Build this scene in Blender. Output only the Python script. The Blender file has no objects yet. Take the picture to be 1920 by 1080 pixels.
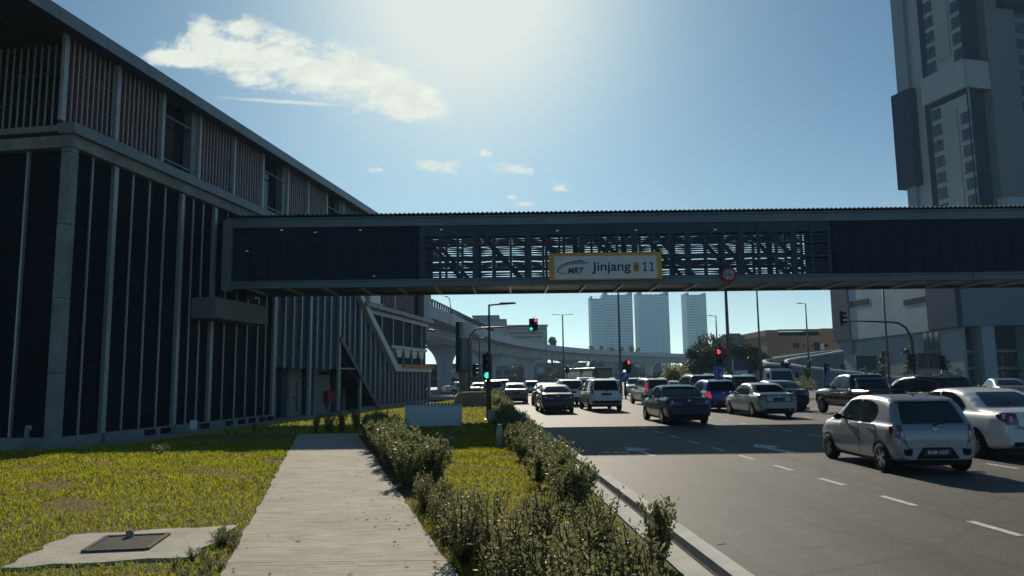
import bpy, bmesh, math, random
import numpy as np
from mathutils import Vector, Matrix
from mathutils.bvhtree import BVHTree

scene = bpy.context.scene
col = scene.collection
PI = math.pi
R = math.radians
random.seed(7)

# ------------------------------------------------------------------ camera
F_PX = 1387.0                      # focal length for a 1920 px wide frame (26 mm)
PITCH, ROLL = math.atan(169.0 / F_PX), 0.0125
CAM = Vector((0, 0, 1.65))
_f = Vector((0, math.cos(PITCH), math.sin(PITCH)))
_u0 = Vector((0, -math.sin(PITCH), math.cos(PITCH)))
_r0 = Vector((1, 0, 0))
CR = _r0 * math.cos(ROLL) - _u0 * math.sin(ROLL)
CU = _u0 * math.cos(ROLL) + _r0 * math.sin(ROLL)
cam_d = bpy.data.cameras.new('camera')
cam_d.sensor_width = 36.0
cam_d.lens = F_PX * 36.0 / 1920.0
cam_d.clip_start, cam_d.clip_end = 0.1, 6000
cam = bpy.data.objects.new('camera', cam_d)
mw = Matrix((CR, CU, -_f)).transposed().to_4x4()
mw.translation = CAM
cam.matrix_world = mw
col.objects.link(cam)
scene.camera = cam

# ------------------------------------------------------------------ sun, sky, exposure
SUN_EL, SUN_AZ = R(29.2), R(-3.5)          # azimuth from +Y towards +X
SUN = Vector((math.sin(SUN_AZ) * math.cos(SUN_EL), math.cos(SUN_AZ) * math.cos(SUN_EL), math.sin(SUN_EL)))
sun_d = bpy.data.lights.new('sun', 'SUN')
sun_d.energy, sun_d.angle, sun_d.color = 5.0, R(0.5), (1.0, 0.90, 0.74)
sun = bpy.data.objects.new('sun', sun_d)
sun.rotation_mode = 'QUATERNION'
sun.rotation_quaternion = (-SUN).to_track_quat('-Z', 'Y')
sun.location = (0, 0, 60)
col.objects.link(sun)

scene.view_settings.view_transform = 'Standard'
scene.view_settings.look = 'None'
scene.view_settings.exposure = 0.08
scene.view_settings.gamma = 1.0

world = bpy.data.worlds.new('World')
scene.world = world
world.use_nodes = True


def ray(u, v):
    return _f + CR * ((u - 960) / F_PX) + CU * ((540 - v) / F_PX)


def ground(u, v, z=0.0):
    d = ray(u, v)
    return CAM + d * ((z - CAM.z) / d.z)


def at(u, v, Y):
    d = ray(u, v)
    return CAM + d * (Y / d.y)


def build_world():
    nt = world.node_tree
    N, L = nt.nodes, nt.links
    N.clear()
    out = N.new('ShaderNodeOutputWorld')
    bg = N.new('ShaderNodeBackground')
    bg.inputs['Strength'].default_value = 0.062
    sky = N.new('ShaderNodeTexSky')
    sky.sky_type = 'NISHITA'
    sky.sun_disc = False
    sky.sun_elevation = SUN_EL
    sky.sun_rotation = SUN_AZ
    sky.altitude = 30
    sky.air_density = 1.0
    sky.dust_density = 0.7
    sky.ozone_density = 2.5
    tc = N.new('ShaderNodeTexCoord')

    def math_(op, a, b=None, c=None):
        n = N.new('ShaderNodeMath')
        n.operation = op
        for i, x in enumerate((a, b, c)):
            if x is None:
                continue
            if hasattr(x, 'links') or hasattr(x, 'is_linked'):
                L.new(x, n.inputs[i])
            else:
                n.inputs[i].default_value = x
        return n.outputs[0]

    sep = N.new('ShaderNodeSeparateXYZ')
    L.new(tc.outputs['Generated'], sep.inputs[0])
    yy = math_('MAXIMUM', sep.outputs['Y'], 0.02)
    gu = math_('DIVIDE', sep.outputs['X'], yy)
    gv = math_('DIVIDE', sep.outputs['Z'], yy)
    comb = N.new('ShaderNodeCombineXYZ')
    L.new(gu, comb.inputs[0])
    L.new(gv, comb.inputs[1])

    def dirc(u, v):
        d = ray(u, v)
        return d.x / d.y, d.z / d.y

    def ellipse(u, v, ru, rv, deg):
        x, y = dirc(u, v)
        m = N.new('ShaderNodeMapping')
        m.vector_type = 'TEXTURE'
        m.inputs['Location'].default_value = (x, y, 0)
        m.inputs['Rotation'].default_value = (0, 0, R(deg))
        m.inputs['Scale'].default_value = (ru / 1330, rv / 1330, 1)
        L.new(comb.outputs[0], m.inputs['Vector'])
        ln = N.new('ShaderNodeVectorMath')
        ln.operation = 'LENGTH'
        L.new(m.outputs[0], ln.inputs[0])
        return math_('SUBTRACT', 1.0, ln.outputs['Value'])

    def noise(scale, detail, rough, vec=None, stretch=(1, 1, 1), dist=0.0):
        m = N.new('ShaderNodeMapping')
        m.inputs['Scale'].default_value = stretch
        L.new(vec or comb.outputs[0], m.inputs['Vector'])
        n = N.new('ShaderNodeTexNoise')
        n.inputs['Scale'].default_value = scale
        n.inputs['Detail'].default_value = detail
        n.inputs['Roughness'].default_value = rough
        n.inputs['Distortion'].default_value = dist
        L.new(m.outputs[0], n.inputs['Vector'])
        return n.outputs['Fac']

    big = [(430, 95, 120, 62, -14), (560, 118, 170, 62, -17), (680, 150, 170, 66, -17), (775, 195, 100, 52, -20), (460, 55, 60, 40, 0), (345, 108, 75, 22, 0)]
    small = [(825, 312, 58, 20, -8), (705, 318, 26, 9, 0), (905, 289, 30, 15, -10), (965, 317, 50, 13, -5), (985, 383, 28, 8, -6), (960, 369, 22, 7, 0), (1050, 352, 26, 12, -18)]
    fb = None
    for e in big:
        x = ellipse(*e)
        fb = x if fb is None else math_('SMOOTH_MAX', fb, x, 0.25)
    fs = None
    for e in small:
        x = ellipse(*e)
        fs = x if fs is None else math_('MAXIMUM', fs, x)
    nb = noise(12, 11, 0.66, stretch=(1, 1.7, 1), dist=0.25)
    ns = noise(38, 10, 0.66, stretch=(1, 2.0, 1), dist=0.6)
    cb = math_('ADD', fb, math_('MULTIPLY_ADD', nb, 2.4, -1.2))
    cs = math_('ADD', fs, math_('MULTIPLY_ADD', ns, 3.0, -1.6))

    def ramp(v, lo, hi):
        m = N.new('ShaderNodeMapRange')
        m.interpolation_type = 'SMOOTHSTEP'
        L.new(v, m.inputs['Value'])
        m.inputs['From Min'].default_value = lo
        m.inputs['From Max'].default_value = hi
        return m.outputs['Result']

    mb = ramp(cb, 0.0, 0.55)
    ms = math_('MULTIPLY', ramp(cs, 0.0, 0.9), 0.85)
    # thin condensation trail
    x0, y0 = dirc(385, 181)
    x1, y1 = dirc(690, 201)
    mx, my = (x0 + x1) / 2, (y0 + y1) / 2
    m = N.new('ShaderNodeMapping')
    m.vector_type = 'TEXTURE'
    m.inputs['Location'].default_value = (mx, my, 0)
    m.inputs['Rotation'].default_value = (0, 0, math.atan2(y1 - y0, x1 - x0))
    m.inputs['Scale'].default_value = (math.hypot(x1 - x0, y1 - y0) / 2 * 1.08, 5.5 / 1330, 1)
    L.new(comb.outputs[0], m.inputs['Vector'])
    ln = N.new('ShaderNodeVectorMath')
    ln.operation = 'LENGTH'
    L.new(m.outputs[0], ln.inputs[0])
    mt = math_('MULTIPLY', ramp(math_('ADD', math_('SUBTRACT', 1.0, ln.outputs['Value']), math_('MULTIPLY_ADD', ns, 1.2, -0.6)), 0.0, 0.9), 0.6)
    cloud = math_('MAXIMUM', math_('MAXIMUM', mb, ms), mt)
    # shading of the cloud: thicker = whiter, noise adds grey folds
    fold = noise(26, 8, 0.65, stretch=(1, 1.6, 1), dist=0.4)
    cr = N.new('ShaderNodeMapRange')
    L.new(fold, cr.inputs['Value'])
    cr.inputs['From Min'].default_value = 0.3
    cr.inputs['From Max'].default_value = 0.7
    cr.inputs['To Min'].default_value = 0.86
    cr.inputs['To Max'].default_value = 1.06
    cc = N.new('ShaderNodeVectorMath')
    cc.operation = 'SCALE'
    cc.inputs[0].default_value = (13.8, 14.4, 12.9)
    L.new(cr.outputs[0], cc.inputs['Scale'])
    # aureole of the hazy air round the sun
    dt = N.new('ShaderNodeVectorMath')
    dt.operation = 'DOT_PRODUCT'
    L.new(tc.outputs['Generated'], dt.inputs[0])
    dt.inputs[1].default_value = SUN
    dc = math_('MAXIMUM', dt.outputs['Value'], 0.0)
    aur = math_('MINIMUM', math_('ADD', math_('MULTIPLY', math_('POWER', dc, 70.0), AUREOLE[0]), math_('MULTIPLY', math_('POWER', dc, 14.0), AUREOLE[1])), 1.0)
    # pale hazy band low over the horizon, stronger on the sunward side
    hz = math_('POWER', 2.718, math_('MULTIPLY', math_('MAXIMUM', sep.outputs['Z'], 0.0), -HORIZON[1]))
    hz = math_('MULTIPLY', hz, math_('MULTIPLY_ADD', math_('MAXIMUM', dt.outputs['Value'], 0.0), 0.75, 0.25))
    hv = N.new('ShaderNodeVectorMath')
    hv.operation = 'SCALE'
    hv.inputs[0].default_value = (0.92, 1.0, 0.93)
    L.new(math_('MULTIPLY', hz, HORIZON[0]), hv.inputs['Scale'])
    tint = N.new('ShaderNodeVectorMath')
    tint.operation = 'MULTIPLY'
    L.new(sky.outputs[0], tint.inputs[0])
    tint.inputs[1].default_value = SKY_TINT
    add = N.new('ShaderNodeVectorMath')
    add.operation = 'ADD'
    L.new(tint.outputs[0], add.inputs[0])
    L.new(hv.outputs[0], add.inputs[1])
    gl = N.new('ShaderNodeMix')
    gl.data_type = 'RGBA'
    L.new(aur, gl.inputs['Factor'])
    L.new(add.outputs[0], gl.inputs['A'])
    gl.inputs['B'].default_value = (12.4, 13.2, 12.4, 1)
    mix = N.new('ShaderNodeMix')
    mix.data_type = 'RGBA'
    L.new(cloud, mix.inputs['Factor'])
    L.new(gl.outputs['Result'], mix.inputs['A'])
    L.new(cc.outputs[0], mix.inputs['B'])
    L.new(mix.outputs['Result'], bg.inputs['Color'])
    L.new(bg.outputs[0], out.inputs['Surface'])


AUREOLE = (1.0, 0.25)
HORIZON = (17.0, 9.0)
SKY_TINT = (0.37, 0.72, 0.90)
build_world()


# ------------------------------------------------------------------ materials
MATS = {}


def M(name, c, rough=0.6, metal=0.0, var=0.12, scale=2.0, bump=0.0, bscale=60.0, coat=0.0, spec=None, translucent=0.0, emit=0.0, c2=None, detail=5, streak=None, alpha=1.0):
    if name in MATS:
        return MATS[name]
    m = bpy.data.materials.new(name)
    m.use_nodes = True
    nt = m.node_tree
    N, L = nt.nodes, nt.links
    p = N['Principled BSDF']
    p.inputs['Roughness'].default_value = rough
    p.inputs['Metallic'].default_value = metal
    p.inputs['Specular IOR Level'].default_value = spec if spec is not None else (0.5 if rough < 0.5 or metal > 0 else 0.12)
    p.inputs['Coat Weight'].default_value = coat
    p.inputs['Coat Roughness'].default_value = 0.08
    p.inputs['Alpha'].default_value = alpha
    tc = N.new('ShaderNodeTexCoord')
    vec = tc.outputs['Object']
    if streak:
        mp = N.new('ShaderNodeMapping')
        mp.inputs['Scale'].default_value = streak
        L.new(vec, mp.inputs['Vector'])
        vec2 = mp.outputs[0]
    else:
        vec2 = vec
    nz = N.new('ShaderNodeTexNoise')
    nz.inputs['Scale'].default_value = scale
    nz.inputs['Detail'].default_value = detail
    nz.inputs['Roughness'].default_value = 0.65
    L.new(vec2, nz.inputs['Vector'])
    rp = N.new('ShaderNodeValToRGB')
    a = [max(0, x * (1 - var)) for x in c]
    b = list(c2) if c2 else [min(1, x * (1 + var)) for x in c]
    rp.color_ramp.elements[0].position = 0.32
    rp.color_ramp.elements[0].color = (*a, 1)
    rp.color_ramp.elements[1].position = 0.68
    rp.color_ramp.elements[1].color = (*b, 1)
    L.new(nz.outputs['Fac'], rp.inputs['Fac'])
    L.new(rp.outputs['Color'], p.inputs['Base Color'])
    if bump:
        nb = N.new('ShaderNodeTexNoise')
        nb.inputs['Scale'].default_value = bscale
        nb.inputs['Detail'].default_value = 4
        L.new(vec2, nb.inputs['Vector'])
        bp = N.new('ShaderNodeBump')
        bp.inputs['Strength'].default_value = bump
        bp.inputs['Distance'].default_value = 0.02
        L.new(nb.outputs['Fac'], bp.inputs['Height'])
        L.new(bp.outputs[0], p.inputs['Normal'])
    if emit:
        L.new(rp.outputs['Color'], p.inputs['Emission Color'])
        p.inputs['Emission Strength'].default_value = emit
    if translucent:
        tr = N.new('ShaderNodeBsdfTranslucent')
        L.new(rp.outputs['Color'], tr.inputs['Color'])
        mx = N.new('ShaderNodeMixShader')
        mx.inputs['Fac'].default_value = translucent
        L.new(p.outputs[0], mx.inputs[1])
        L.new(tr.outputs[0], mx.inputs[2])
        L.new(mx.outputs[0], N['Material Output'].inputs['Surface'])
    MATS[name] = m
    return m


concrete = M('concrete', (0.30, 0.30, 0.28), 0.85, var=0.25, scale=1.2, bump=0.25, bscale=25)
concrete_pale = M('pale concrete', (0.42, 0.41, 0.37), 0.85, var=0.18, scale=1.5, bump=0.2, bscale=30)
concrete_far = M('hazed viaduct concrete', (0.52, 0.56, 0.60), 0.9, var=0.2, scale=0.35, streak=(1, 1, 0.3))  # distance haze put into the colour, so paler and bluer than concrete
steel_grey = M('grey painted steel', (0.20, 0.22, 0.22), 0.5, 0.2, var=0.15, scale=1.5)
steel_pale = M('pale steel', (0.42, 0.44, 0.43), 0.45, 0.3, var=0.12, scale=2)
steel_dark = M('dark painted steel', (0.035, 0.045, 0.06), 0.45, 0.2, var=0.2, scale=2)
bridge_steel = M('bridge steel', (0.025, 0.042, 0.075), 0.5, 0.2, var=0.25, scale=0.8)
pole_metal = M('galvanised pole', (0.16, 0.17, 0.17), 0.5, 0.5, var=0.15, scale=3)
panel_dark = M('dark facade panel', (0.006, 0.010, 0.017), 0.55, 0.0, var=0.3, scale=0.6, spec=0.03)
panel_blue = M('blue grey facade panel', (0.04, 0.065, 0.105), 0.5, 0.0, var=0.2, scale=0.6)
slat_back = M('brown screen', (0.17, 0.06, 0.042), 0.7, var=0.3, scale=0.8, streak=(6, 6, 0.4))
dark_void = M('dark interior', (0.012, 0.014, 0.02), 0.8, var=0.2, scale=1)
plaster = M('plaster', (0.34, 0.35, 0.31), 0.85, var=0.12, scale=1.0)
white_paint = M('white wall paint', (0.62, 0.64, 0.64), 0.8, var=0.08, scale=0.5)
wall_grey = M('pale grey wall paint', (0.33, 0.38, 0.41), 0.8, var=0.1, scale=0.25)
tower_white = M('tower pale paint', (0.34, 0.37, 0.39), 0.8, var=0.08, scale=0.15)
tower_navy = M('tower navy paint', (0.006, 0.016, 0.06), 0.7, var=0.15, scale=0.2)
glass_dark = M('dark window glass', (0.015, 0.02, 0.028), 0.08, var=0.3, scale=0.5, spec=0.6)
glass_green = M('greenish window glass', (0.03, 0.055, 0.058), 0.6, var=0.4, scale=0.4, spec=0.02)
orange = M('orange paint', (0.60, 0.25, 0.05), 0.6, var=0.1)
red_paint = M('red paint', (0.40, 0.03, 0.03), 0.5, var=0.1)
black_plastic = M('black plastic', (0.012, 0.012, 0.013), 0.5, var=0.2)
lens_off = M('dark signal lens', (0.03, 0.03, 0.03), 0.2)
lamp_red = M('red signal light', (1.0, 0.05, 0.08), 0.4, var=0.0, emit=1.3)
lamp_green = M('green signal light', (0.05, 1.0, 0.65), 0.4, var=0.0, emit=1.1)
sign_blue = M('sign blue', (0.02, 0.10, 0.42), 0.45, var=0.08)
sign_white = M('sign white', (0.75, 0.76, 0.76), 0.5, var=0.05)
sign_red = M('sign red', (0.50, 0.02, 0.05), 0.5, var=0.08)
sign_ink = M('sign dark lettering', (0.04, 0.04, 0.05), 0.5, var=0.05)
brick_tan = M('tan wall', (0.34, 0.22, 0.13), 0.85, var=0.12, scale=0.4)
grey_block = M('grey building wall', (0.20, 0.22, 0.23), 0.85, var=0.2, scale=0.3)
bark = M('bark', (0.09, 0.07, 0.05), 0.9, var=0.3, scale=6)
rubber = M('rubber', (0.014, 0.014, 0.015), 0.75, var=0.2)
rim_metal = M('alloy rim', (0.45, 0.46, 0.48), 0.3, 0.8, var=0.1)
chrome = M('chrome', (0.65, 0.66, 0.68), 0.12, 1.0, var=0.03)
car_glass = M('car window glass', (0.012, 0.015, 0.018), 0.06, var=0.2, spec=0.7)
tail_red = M('tail light lens', (0.16, 0.01, 0.015), 0.15, var=0.15, coat=1)
tail_lit = M('lit brake light', (1.0, 0.05, 0.10), 0.3, var=0.0, emit=0.5)
tail_clear = M('clear lens', (0.5, 0.5, 0.52), 0.15, var=0.25, scale=30)
plate_black = M('number plate black', (0.015, 0.015, 0.016), 0.4)
plate_white = M('number plate figures', (0.7, 0.7, 0.7), 0.5, var=0.03)


# ------------------------------------------------------------------ mesh helpers
class MB:
    def __init__(self):
        self.v, self.f, self.m = [], [], []

    def add(self, vs, fs, mi=0):
        b = len(self.v)
        self.v += [tuple(x) for x in vs]
        for f in fs:
            self.f.append([i + b for i in f])
            self.m.append(mi)
        return self

    def box(self, x0, x1, y0, y1, z0, z1, mi=0):
        return self.add([(x0, y0, z0), (x1, y0, z0), (x1, y1, z0), (x0, y1, z0), (x0, y0, z1), (x1, y0, z1), (x1, y1, z1), (x0, y1, z1)],
                        [(0, 3, 2, 1), (4, 5, 6, 7), (0, 1, 5, 4), (1, 2, 6, 5), (2, 3, 7, 6), (3, 0, 4, 7)], mi)

    def bar(self, p, q, w, h, up=(0, 0, 1), mi=0):
        p, q = Vector(p), Vector(q)
        d = (q - p).normalized()
        up = Vector(up)
        if abs(d.dot(up)) > 0.98:
            up = Vector((0, 1, 0))
        s = d.cross(up).normalized() * (w / 2)
        t = s.cross(d).normalized() * (h / 2)
        vs = [p - s - t, p + s - t, p + s + t, p - s + t, q - s - t, q + s - t, q + s + t, q - s + t]
        return self.add(vs, [(3, 2, 1, 0), (4, 5, 6, 7), (0, 1, 5, 4), (1, 2, 6, 5), (2, 3, 7, 6), (3, 0, 4, 7)], mi)

    def tube(self, pts, rad, n=10, mi=0, caps=True):
        pts = [Vector(p) for p in pts]
        if not hasattr(rad, '__len__'):
            rad = [rad] * len(pts)
        vs, fs = [], []
        prev = None
        for i, p in enumerate(pts):
            d = (pts[min(i + 1, len(pts) - 1)] - pts[max(i - 1, 0)]).normalized()
            a = prev if prev is not None else (Vector((1, 0, 0)) if abs(d.x) < 0.9 else Vector((0, 1, 0)))
            s = (a - d * a.dot(d)).normalized()
            prev = s
            t = d.cross(s)
            for k in range(n):
                an = 2 * PI * k / n
                vs.append(p + s * math.cos(an) * rad[i] + t * math.sin(an) * rad[i])
        for i in range(len(pts) - 1):
            for k in range(n):
                fs.append((i * n + k, i * n + (k + 1) % n, (i + 1) * n + (k + 1) % n, (i + 1) * n + k))
        if caps:
            fs.append(tuple(reversed(range(n))))
            fs.append(tuple(range((len(pts) - 1) * n, len(pts) * n)))
        return self.add(vs, fs, mi)

    def prism(self, poly, y0, y1, mi=0):
        """polygon in (x, z) extruded along y"""
        n = len(poly)
        vs = [(x, y0, z) for x, z in poly] + [(x, y1, z) for x, z in poly]
        fs = [tuple(range(n)), tuple(reversed(range(n, 2 * n)))]
        for i in range(n):
            j = (i + 1) % n
            fs.append((i, i + n, j + n, j))
        return self.add(vs, fs, mi)

    def prism_z(self, poly, z0, z1, mi=0):
        n = len(poly)
        vs = [(x, y, z0) for x, y in poly] + [(x, y, z1) for x, y in poly]
        fs = [tuple(reversed(range(n))), tuple(range(n, 2 * n))]
        for i in range(n):
            j = (i + 1) % n
            fs.append((i, j, j + n, i + n))
        return self.add(vs, fs, mi)

    def lathe(self, prof, axis='x', n=24, c=(0, 0, 0), mi=0):
        """prof: (r, a) pairs; a along the axis; closed to a solid of revolution"""
        vs, fs = [], []
        for r, a in prof:
            for k in range(n):
                an = 2 * PI * k / n
                if axis == 'x':
                    vs.append((c[0] + a, c[1] + r * math.cos(an), c[2] + r * math.sin(an)))
                elif axis == 'y':
                    vs.append((c[0] + r * math.cos(an), c[1] + a, c[2] + r * math.sin(an)))
                else:
                    vs.append((c[0] + r * math.cos(an), c[1] + r * math.sin(an), c[2] + a))
        for i in range(len(prof) - 1):
            for k in range(n):
                fs.append((i * n + k, i * n + (k + 1) % n, (i + 1) * n + (k + 1) % n, (i + 1) * n + k))
        return self.add(vs, fs, mi)

    def mesh(self, name, mats, smooth=False):
        me = bpy.data.meshes.new(name)
        me.from_pydata(self.v, [], self.f)
        if not isinstance(mats, (list, tuple)):
            mats = [mats]
        for x in mats:
            me.materials.append(x)
        if any(self.m):
            me.polygons.foreach_set('material_index', self.m)
        if smooth:
            me.polygons.foreach_set('use_smooth', [True] * len(me.polygons))
        me.update()
        return me


def place(name, me, parent=None, loc=None, rot=None):
    o = bpy.data.objects.new(name, me)
    col.objects.link(o)
    if parent is not None:
        o.parent = parent
    if loc is not None:
        o.location = loc
    if rot is not None:
        o.rotation_euler = rot
    return o


def part(name, mb, mats, parent=None, smooth=False, label=None, loc=None, bevel=0.0):
    o = place(name, mb.mesh(name, mats, smooth), parent, loc)
    if label:
        o['label'] = label
    if bevel:
        b = o.modifiers.new('edge', 'BEVEL')
        b.width = bevel
        b.segments = 2
        b.limit_method = 'ANGLE'
    return o


def tag(o, label, cat, group=None):
    o['label'] = label
    o['category'] = cat
    if group:
        o['group'] = group
    return o


def thing(name, label, cat, loc=(0, 0, 0), rz=0.0, group=None):
    o = bpy.data.objects.new(name, None)
    o.empty_display_size = 0.3
    col.objects.link(o)
    o.location = loc
    o.rotation_euler = (0, 0, rz)
    return tag(o, label, cat, group)


def structure(name, mb, mats, smooth=False):
    o = part(name, mb, mats, smooth=smooth)
    o['kind'] = 'structure'
    return o


KIDS = {}


def children(o):
    return [c for c in o.children]


def dup(o, loc, rz, label=None, group=None, swap=None, parent=None):
    def cp(x, par):
        c = x.copy()
        col.objects.link(c)
        if par is not None:
            c.parent = par
        if swap and c.type == 'MESH' and any(s.material in swap for s in c.material_slots if s.material):
            key = (c.data.name, tuple(sorted((a.name, b.name) for a, b in swap.items())))
            if key not in KIDS:
                me = c.data.copy()
                for i, mt in enumerate(me.materials):
                    if mt in swap:
                        me.materials[i] = swap[mt]
                KIDS[key] = me
            c.data = KIDS[key]
        for ch in children(x):
            cp(ch, c)
        return c
    r = cp(o, parent)
    r.location = loc
    r.rotation_euler = (0, 0, rz)
    if label:
        r['label'] = label
    if group:
        r['group'] = group
    return r


def text_mb(body, size, depth=0.01, shear=0.0, bold=0.0):
    """lettering standing in the xz plane, reading from -y"""
    cu = bpy.data.curves.new('lettering', 'FONT')
    cu.body, cu.size, cu.extrude, cu.shear, cu.offset = body, size, depth / 2, shear, bold
    cu.resolution_u = 4
    ob = bpy.data.objects.new('lettering', cu)
    me = bpy.data.meshes.new_from_object(ob)
    mb = MB()
    mb.v = [(v.co.x, -v.co.z, v.co.y) for v in me.vertices]
    mb.f = [list(p.vertices) for p in me.polygons]
    mb.m = [0] * len(mb.f)
    bpy.data.objects.remove(ob)
    bpy.data.curves.remove(cu)
    bpy.data.meshes.remove(me)
    return mb


def moved(mb, dx=0, dy=0, dz=0):
    mb.v = [(x + dx, y + dy, z + dz) for x, y, z in mb.v]
    return mb


def fit(mb, x0, x1, z0, z1, y):
    xs = [v[0] for v in mb.v]
    zs = [v[2] for v in mb.v]
    ax, bx, az, bz = min(xs), max(xs), min(zs), max(zs)
    mb.v = [(x0 + (v[0] - ax) / (bx - ax) * (x1 - x0), y + v[1], z0 + (v[2] - az) / (bz - az) * (z1 - z0)) for v in mb.v]
    return mb


class Frame:
    """upright plane: origin P, running along azimuth az; local x along it, local y into the building, z up"""

    def __init__(self, P, az):
        self.P = Vector((P[0], P[1], 0))
        self.s = Vector((math.sin(az), math.cos(az), 0))
        self.y = Vector((-self.s.y, self.s.x, 0))
        self.rz = math.atan2(self.s.y, self.s.x)

    def sz(self, u, v, off=0.0):
        d = ray(u, v)
        t = (off - (CAM - self.P).dot(self.y)) / d.dot(self.y)
        p = CAM + d * t
        return (p - self.P).dot(self.s), p.z

    def world(self, s, y, z):
        return self.P + self.s * s + self.y * y + Vector((0, 0, z))

    def poly(self, pts, off=0.0):
        return [self.sz(u, v, off) for u, v in pts]


def np_mesh(name, V, Fq, mat, n=4):
    me = bpy.data.meshes.new(name)
    nv, nf = len(V), len(Fq)
    me.vertices.add(nv)
    me.vertices.foreach_set('co', np.asarray(V, dtype=np.float32).ravel())
    me.loops.add(nf * n)
    me.loops.foreach_set('vertex_index', np.asarray(Fq, dtype=np.int32).ravel())
    me.polygons.add(nf)
    me.polygons.foreach_set('loop_start', np.arange(0, nf * n, n, dtype=np.int32))
    me.polygons.foreach_set('loop_total', np.full(nf, n, dtype=np.int32))
    if isinstance(mat, (list, tuple)):
        for m_ in mat:
            me.materials.append(m_)
    else:
        me.materials.append(mat)
    me.update(calc_edges=True)
    return me


def leaves(C, ln, wd, rng, up=0.3, out=None):
    """diamond leaves at the points C"""
    n = len(C)
    t = rng.normal(size=(n, 3))
    t[:, 2] += up
    if out is not None:
        t += out
    t /= np.linalg.norm(t, axis=1)[:, None]
    a = rng.normal(size=(n, 3))
    b = np.cross(t, a)
    b /= np.linalg.norm(b, axis=1)[:, None]
    l = ln * rng.uniform(0.6, 1.3, (n, 1))
    w = wd * rng.uniform(0.7, 1.2, (n, 1))
    V = np.empty((n, 4, 3))
    V[:, 0] = C
    V[:, 1] = C + t * l * 0.5 + b * w * 0.5
    V[:, 2] = C + t * l
    V[:, 3] = C + t * l * 0.5 - b * w * 0.5
    return V.reshape(-1, 3), np.arange(n * 4).reshape(-1, 4)

# ------------------------------------------------------------------ the lie of the land
ZB = -0.61                                    # ground level at the station wall
ZR = -0.15                                    # road level
ST = Frame(ground(100, 845, ZB), R(8.9))      # the station's long facade


def smooth(t):
    t = max(0.0, min(1.0, t))
    return t * t * (3 - 2 * t)


def gz(x, y):
    d = -(Vector((x, y, 0)) - ST.P).dot(ST.y)
    return ZB * smooth(1.15 - d / 6.0) * smooth((y - 17.6) / 5.0)


KX0, KS = 1.53, -0.056                        # kerb line x = KX0 + KS*(y-14.8)


def kerb_x(y):
    return KX0 + KS * (y - 14.8)


ROAD_AZ = math.atan(KS)

# ------------------------------------------------------------------ ground, road, kerb
gm = MB().add([(-2500, -600, -0.9), (2500, -600, -0.9), (2500, 4000, -0.9), (-2500, 4000, -0.9)], [(0, 1, 2, 3)])
structure('ground', gm, M('far earth', (0.09, 0.095, 0.06), 0.95, var=0.3, scale=0.02))

kerb_pts = [(kerb_x(y), y) for y in np.linspace(-14, 64, 40)]
cx, cy, rr = kerb_x(64) - 9.0, 64.5, 9.0
kerb_pts += [(cx + rr * math.cos(a), cy + rr * math.sin(a)) for a in np.linspace(0.05, PI / 2, 14)]
kerb_pts += [(-40, cy + rr + 1.0)]


def soil_mat():
    m = bpy.data.materials.new('turf soil')
    m.use_nodes = True
    nt = m.node_tree
    N, L = nt.nodes, nt.links
    p = N['Principled BSDF']
    p.inputs['Roughness'].default_value = 0.95
    tc = N.new('ShaderNodeTexCoord')
    n1 = N.new('ShaderNodeTexNoise')
    n1.inputs['Scale'].default_value = 0.9
    n1.inputs['Detail'].default_value = 6
    n1.inputs['Roughness'].default_value = 0.7
    L.new(tc.outputs['Object'], n1.inputs['Vector'])
    r = N.new('ShaderNodeValToRGB')
    e = r.color_ramp.elements
    e[0].position, e[0].color = 0.30, (0.12, 0.08, 0.035, 1)
    e[1].position, e[1].color = 0.72, (0.14, 0.14, 0.018, 1)
    k = e.new(0.45)
    k.color = (0.17, 0.13, 0.025, 1)
    L.new(n1.outputs['Fac'], r.inputs['Fac'])
    n2 = N.new('ShaderNodeTexNoise')
    n2.inputs['Scale'].default_value = 45
    n2.inputs['Detail'].default_value = 4
    L.new(tc.outputs['Object'], n2.inputs['Vector'])
    mx = N.new('ShaderNodeMix')
    mx.data_type = 'RGBA'
    mx.blend_type = 'MULTIPLY'
    mx.inputs['Factor'].default_value = 0.75
    L.new(r.outputs['Color'], mx.inputs['A'])
    L.new(n2.outputs['Fac'], mx.inputs['B'])
    L.new(mx.outputs['Result'], p.inputs['Base Color'])
    b = N.new('ShaderNodeBump')
    b.inputs['Strength'].default_value = 0.8
    b.inputs['Distance'].default_value = 0.04
    L.new(n2.outputs['Fac'], b.inputs['Height'])
    L.new(b.outputs[0], p.inputs['Normal'])
    return m


def lawn_edge(y):
    if y < 64:
        return kerb_x(y) - 0.62
    t = min(1.0, (y - 64) / 8.3)
    return cx + 8.4 * math.sqrt(max(0.0, 1 - t * t))


lm = MB()
ys = np.linspace(-12, 72.2, 120)
nx = 60
for y in ys:
    xr = lawn_edge(y)
    for i in range(nx + 1):
        x = -45 + (xr + 45) * (1 - (1 - i / nx) ** 2.2)
        lm.v.append((x, y, gz(x, y)))
for j in range(len(ys) - 1):
    for i in range(nx):
        a = j * (nx + 1) + i
        lm.f.append([a, a + 1, a + nx + 2, a + nx + 1])
        lm.m.append(0)
structure('lawn', lm, soil_mat(), smooth=True)


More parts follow.
